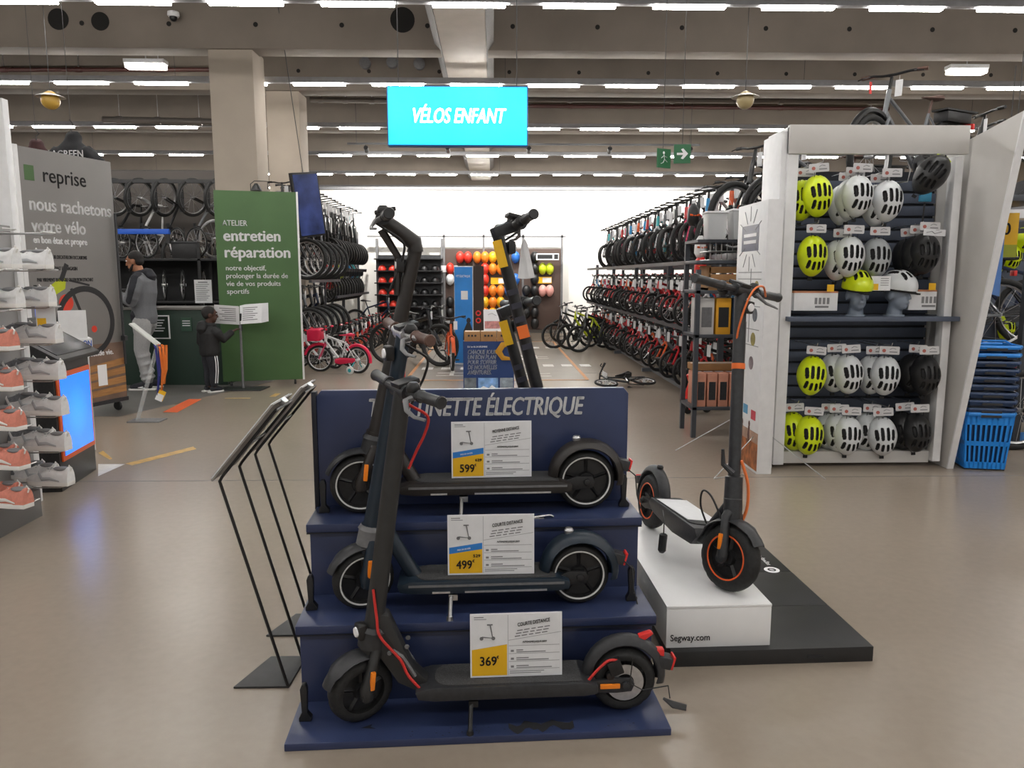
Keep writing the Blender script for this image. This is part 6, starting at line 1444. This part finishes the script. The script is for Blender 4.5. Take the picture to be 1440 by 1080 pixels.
# pegboard panels with hanging helmets
pb_ = thing('helmet_pegboard', 'dark pegboard of colourful children helmets at the back wall', 'pegboard', (-1.1, BY+.3, 0))
for x in (0, 1.0, 2.0): MB().bx((x*.97-.1, 0, .1), (x*.97+.85, .05, 2.1)).build('panel', mat('peg_brown', srgb('#4B3A33'), .7), pb_, bevel=.004)
for x in (-.12, .86, 1.83, 2.8): MB().bx((x-.02, -.02, 0), (x+.03, .06, 2.45)).build('upright', MIDGREY, pb_)
MB().bx((-2.0, -.02, 2.38), (2.9, .05, 2.42)).build('top_rail', MIDGREY, pb_)
grid = [ # px columns and their colours per row (px y rows)
 (633, ['', 'red', 'white', '', 'black', 'black']), (647, ['red']), (658, ['red']), (671, ['orange']), (682, ['orange', 'red', 'red', 'red', 'yellow', 'orange']), (693, ['yellow', 'orange', '', 'orange', 'orange', 'yellow']), (704, ['orange', 'orange', '', 'orange', 'yellow', 'orange']),
 (715, ['', '', '', 'blue']), (725, ['blue', '', 'blue', '', 'blue', 'white']), (740, ['black', '', '', 'black', 'black', 'black']), (752, ['black', 'black', 'black', 'black', 'black', 'black', 'black']), (763, ['', 'lime', '', 'pale pink']), (773, ['', 'lime', '', 'pale pink'])]
rows_y = [362, 378, 393, 409, 425, 440, 455]
for (px, cs) in grid:
    for k, n in enumerate(cs):
        if n: LHP[n].put(f'{n} child helmet on the back pegboard, {nth(k)} row, {nth([g_[0] for g_ in grid].index(px))} column from left', onY(px, rows_y[k], BY+.265), group='children helmets on the back pegboard')
for i, (px, py, m_) in enumerate(((702, 395, YELLOW), (764, 394, YELLOW), (595, 340, PAPER), (632, 378, PAPER))):
    o = MB().box((0, 0, 0), (.42, .01, .16)).build('price_strip', m_, None, loc=onY(px, py, BY+.28 if i != 2 else BY+.33)); tag(o, f'{("yellow", "yellow", "white", "white")[i]} price strip on the back wall, {nth(i)} listed among the helmets', 'price strip')
    MB().bx((-.02, -.009, -.06), (.2, -.005, .06)).build('paper', PAPER, o)
sgn = thing('black_sign', 'small black sign above the lime helmets on the back wall', 'sign', onY(770, 361, BY+.1)); MB().bx((-.28, -.01, -.08), (.28, .01, .08)).build('board', WHITEP, sgn); MB().bx((-.25, -.013, -.05), (.12, -.009, .05)).build('print', INK, sgn); MB().bx((.16, -.013, -.06), (.26, -.009, .06)).build('icon', INK, sgn)
# ================================================================ CENTRE: TOTEM, CARDBOARD DISPLAY
bt = onY(660, 470, 12.6)
tb = thing('blue_totem', 'tall blue product totem with dark brown side on the track', 'totem', (bt.x-.02, 12.6, 0), R(0))
MB().bx((-.22, 0, 0), (.09, .2, 1.6)).build('totem_body', WHITE, tb, bevel=.004); 
SKYP = mat('sky_print', srgb('#2E86D6'), .5, noise=.15, scale=3)
MB().bx((-.215, -.003, .02), (.075, 0, 1.585)).build('blue_print', SKYP, tb); MB().bx((.09, -.02, 0), (.26, .22, 1.6)).build('dark_side', mat('dark_brown_board', srgb('#33261F'), .6), tb)
text('VTT ÉLECTRIQUE', .05, 'lettering', WHITEP, tb, (-.19, -.006, 1.42), fit=.23); 
q = MB(); q.bx((-.11, -.006, 1.06), (.0, -.003, 1.2)); q.build('blank_plate', PAPER, tb)
q = MB(); q.ell((.01, -.004, .72), (.035, .002, .045)); q.tube([(.01, -.004, .68), (.0, -.004, .55), (.0, -.004, .4)], [.03, .08, .09], 8, flat=.03, up=(0, 1, 0)); q.build('rider_print', INK, tb)
for k in range(2): q = MB(); q.torus((.17, -.023, .72+.12*k), (0, 1, 0), .035, .01, 18, 4, .2); q.build('red_ring', REDP, tb)
dp = onY(687, 480, 7.0)
cdp = thing('cardboard_display', 'cardboard display bin with navy slogan front and mountain pictures', 'display', (dp.x, 7.0, 0), R(0))
NV2 = mat('slogan_navy', srgb('#1E3A6E'), .5)
hw = .228; zt = dp.z
MB().bx((-hw, 0, 0), (hw, .4, zt)).build('bin_body', CT, cdp, bevel=.004); MB().bx((-hw-.004, -.012, .1), (hw+.004, 0, zt)).build('slogan_front', NV2, cdp)
text('CHAQUE JOUR\nUN BON PLAN\nPOUR S\'OFFRIR\nDE NOUVELLES\nAVENTURES.', .055, 'slogan_lettering', WHITEP, cdp, (-hw+.035, -.0135, zt-.115), shear=.2, bold=.0012, fit=.27, lspace=.85)
text('DU 1er AU 24 DÉCEMBRE', .02, 'date_lettering', WHITEP, cdp, (-hw+.035, -.0135, zt-.055), fit=.18)
q = MB(); q.tube([(.2, -.02, zt-.02), (.13, -.03, zt-.03), (.09, -.035, zt-.09), (.13, -.03, zt-.15), (.21, -.02, zt-.16)], [.02, .03, .035, .025, .012], 8, flat=.15, up=(0, 1, 0)); q.build('gold_ribbon', mat('gold', srgb('#D9A03A'), .3, .6), cdp, smooth=60)
for i, (x0, x1, h_) in enumerate(((-hw, -.11, '#6B7278'), (-.1, .09, '#7FA8DC'), (.1, hw, '#8E99A3'))):
    MB().bx((x0+.004, -.015, zt-.56), (x1-.004, -.012, zt-.335)).build('picture', mat('mountain_%d' % i, srgb(h_), .5, noise=.45, scale=18), cdp)
q = MB(); q.prism([(-.09, zt-.52), (-.09, zt-.44), (-.05, zt-.41), (0, zt-.43), (.03, zt-.4), (.08, zt-.44), (.08, zt-.52)], -.0165, -.0155); q.build('snow_print', WHITEP, cdp)
for i in range(3):
    g = carton(f'{nth(i)} small brown box from the left in the cardboard display', (dp.x-.15+.15*i, 7.12, zt), (.145, .2, .085), CT, 0, None, 'small brown boxes in the cardboard display')
    for k in range(3): q = MB(); q.cyl((-.03+.03*k, -.101, .05), (-.03+.03*k, -.105, .05), .01, 10); q.build('hole', INK, g)
cs = thing('counter_card', 'white picture card standing on the brown boxes', 'card', (dp.x+.035, 7.15, zt+.0855), rot=(R(-12), 0, R(4))); MB().bx((-.08, -.003, 0), (.08, .003, .2)).build('card', PAPER, cs); MB().bx((-.07, -.005, .02), (.07, -.0025, .09)).build('picture', mat('pinkish_photo', srgb('#B77C78'), .5, noise=.4, scale=30), cs)
q = MB(); q.tube([(-.04, -.005, .15), (.0, -.005, .165), (.04, -.005, .14)], .006, 5, flat=.2); q.build('scribble', INKG, cs)
# ================================================================ HANGING SIGNS AND FIXTURES
SGN = screen_mat('sign_glow', srgb('#17E0F6'), srgb('#12B4E0'), 1.25)
s0 = onY(644, 165, 6.8); sw, shh = .585, .235
sg = thing('hanging_sign', 'glowing cyan hanging lightbox reading vélos enfant', 'sign', s0)
MB().bx((-sw-.01, -.05, -shh-.01), (sw+.01, .05, shh+.01)).build('sign_case', mat('sign_case_blue', srgb('#1160A0'), .4), sg, bevel=.006); MB().bx((-sw, -.055, -shh), (sw, -.049, shh)).build('lit_face', SGN, sg)
text('VÉLOS ENFANT', .17, 'lettering', mat('lit_white', (.95, 1, 1), .4, emit=1.3), sg, (0, -.058, -.055), shear=.25, bold=.004, align='CENTER', fit=.78)
for x in (-.5, .5): MB().cyl((x, 0, shh), (x, 0, 4.9-s0.z), .004, 5).build('wire', WIRE, sg)
def exit_sign():
    c = onY(947, 219, 9.0); g = thing('exit_sign', 'green hanging emergency exit sign with running figure and arrow', 'exit sign', c)
    EG = mat('exit_green', srgb('#1E5B36'), .5, emit=.15)
    MB().box((-.11, 0, -.03), (.19, .02, .21), (0, 0, R(28))).build('figure_board', EG, g); MB().box((.1, .0, .02), (.19, .02, .21), (0, 0, R(-10))).build('arrow_board', EG, g)
    q = MB(); a = R(-10); M_ = Matrix.Translation((.1, 0, .02)) @ Matrix.Rotation(a, 4, 'Z'); q.prism([(-.06, -.012), (.01, -.012), (-.015, -.05), (.01, -.06), (.065, 0), (.01, .06), (-.015, .05), (.01, .012), (-.06, .012)], -.014, -.011); xf(q, M_); q.build('arrow', WHITEP, g, smooth=0)
    q = MB(); M_ = Matrix.Translation((-.11, 0, -.03)) @ Matrix.Rotation(R(28), 4, 'Z'); q.ell((-.01, -.012, .06), (.016, .003, .016)); q.tube([(-.01, -.012, .04), (.0, -.012, -.01), (.04, -.012, -.04)], .01, 5, flat=.3); q.tube([(0, -.012, -.01), (-.02, -.012, -.05), (-.05, -.012, -.06)], .01, 5, flat=.3); q.tube([(-.045, -.012, .0), (-.01, -.012, .03), (.035, -.012, .01)], .008, 5, flat=.3); xf(q, M_); q.build('running_figure', WHITEP, g)
    for x in (-.12, .1): MB().cyl((x, 0, .08), (x, 0, 4.9-c.z), .004, 5).build('wire', WIRE, g)
exit_sign()
for i, (px, py, col) in enumerate(((71, 140, '#C9A24A'), (1048, 140, '#B7A57A'))):
    c = onY(px, py, 9.6); g = thing('pendant_lamp', f'round globe pendant with flat shade hanging at the {("left", "right")[i]} of the ceiling', 'lamp', c); q = MB(); q.lathe([(.02, .1), (.06, .07), (.16, .03), (.165, .025), (.06, .05)], (0, 0, 0), 'z', 24, False); q.build('shade', Lg, g, smooth=60); q = MB(); q.ell((0, 0, -.01), .105); q.build('globe', mat('globe'+col, srgb(col), .3), g, smooth=60); MB().cyl((0, 0, .1), (0, 0, 5.9-c.z), .004, 5).build('cable', BLACK, g)
for i, (px, py) in enumerate(((205, 87), (1360, 88))):
    c = onY(px, py, 13.4); g = thing('emergency_light', f'small bright ceiling light fitting at the {("left", "right")[i]} between the beams', 'light', (c.x, 13.4, 4.86)); MB().bx((-.33, -.1, .03), (.33, .1, .1)).build('housing', PAPER, g, bevel=.01); MB().bx((-.31, -.09, -.04), (.31, .09, .03)).build('diffuser', mat('warm_diffuser', (1., .95, .85), .4, emit=12), g, bevel=.01); MB().cyl((0, 0, .1), (0, 0, 1.04), .01, 6).build('rod', STEEL, g)
c = onY(244, 22, 11.9); g = thing('security_camera', 'white dome camera on the concrete beam', 'camera', c); MB().lathe([(.05, .06), (.08, .05), (.085, 0), (.07, -.02)], (0, 0, 0), 'z', 18).build('housing', PAPER, g, smooth=60); q = MB(); q.ell((0, -.01, -.03), .055); q.build('dome', BLACK, g, smooth=60); MB().bx((-.03, 0, .0), (.03, .12, .05)).build('bracket', PAPER, g)
# pipes under the ceiling
PIPE = mat('red_brown_pipe', srgb('#4E2A26'), .5); PIPG = mat('galvanised_pipe', srgb('#7B7672'), .45, .5)
for (nm, lab, m_, a, b, r_) in (('sprinkler_pipe', 'dark red sprinkler pipe left of the column below the beams', PIPE, onY(-40, 98, 14.3), onY(335, 98, 14.3), .035), ('sprinkler_pipe', 'dark red sprinkler pipe running behind the blue sign to the right', PIPE, onY(740, 149, 17.9), onY(1250, 153, 17.9), .04), ('cable_tray', 'grey cable tray under the beams left of the column', PIPG, onY(145, 168, 16.), onY(338, 172, 16.), .06), ('cable_tray', 'grey cable tray right of the column near the blue sign', PIPG, onY(436, 140, 16.), onY(560, 142, 16.), .05), ('cable_tray', 'long grey cable tray across the ceiling right of the sign', PIPG, onY(740, 139, 16.5), onY(1250, 143, 16.5), .06)):
    g = thing(nm, lab, 'pipe', a); d = b-a; MB().cyl((0, 0, 0), d, r_, 10).build('pipe_run', m_, g)
    for t in (.12, .4, .7, .95): p = d*t; MB().cyl(p, (p.x, p.y, 5.9-a.z), .008, 5).build('hanger', STEEL, g); MB().cyl(p-d.normalized()*.05, p+d.normalized()*.05, r_*1.25, 10).build('coupling', m_, g)
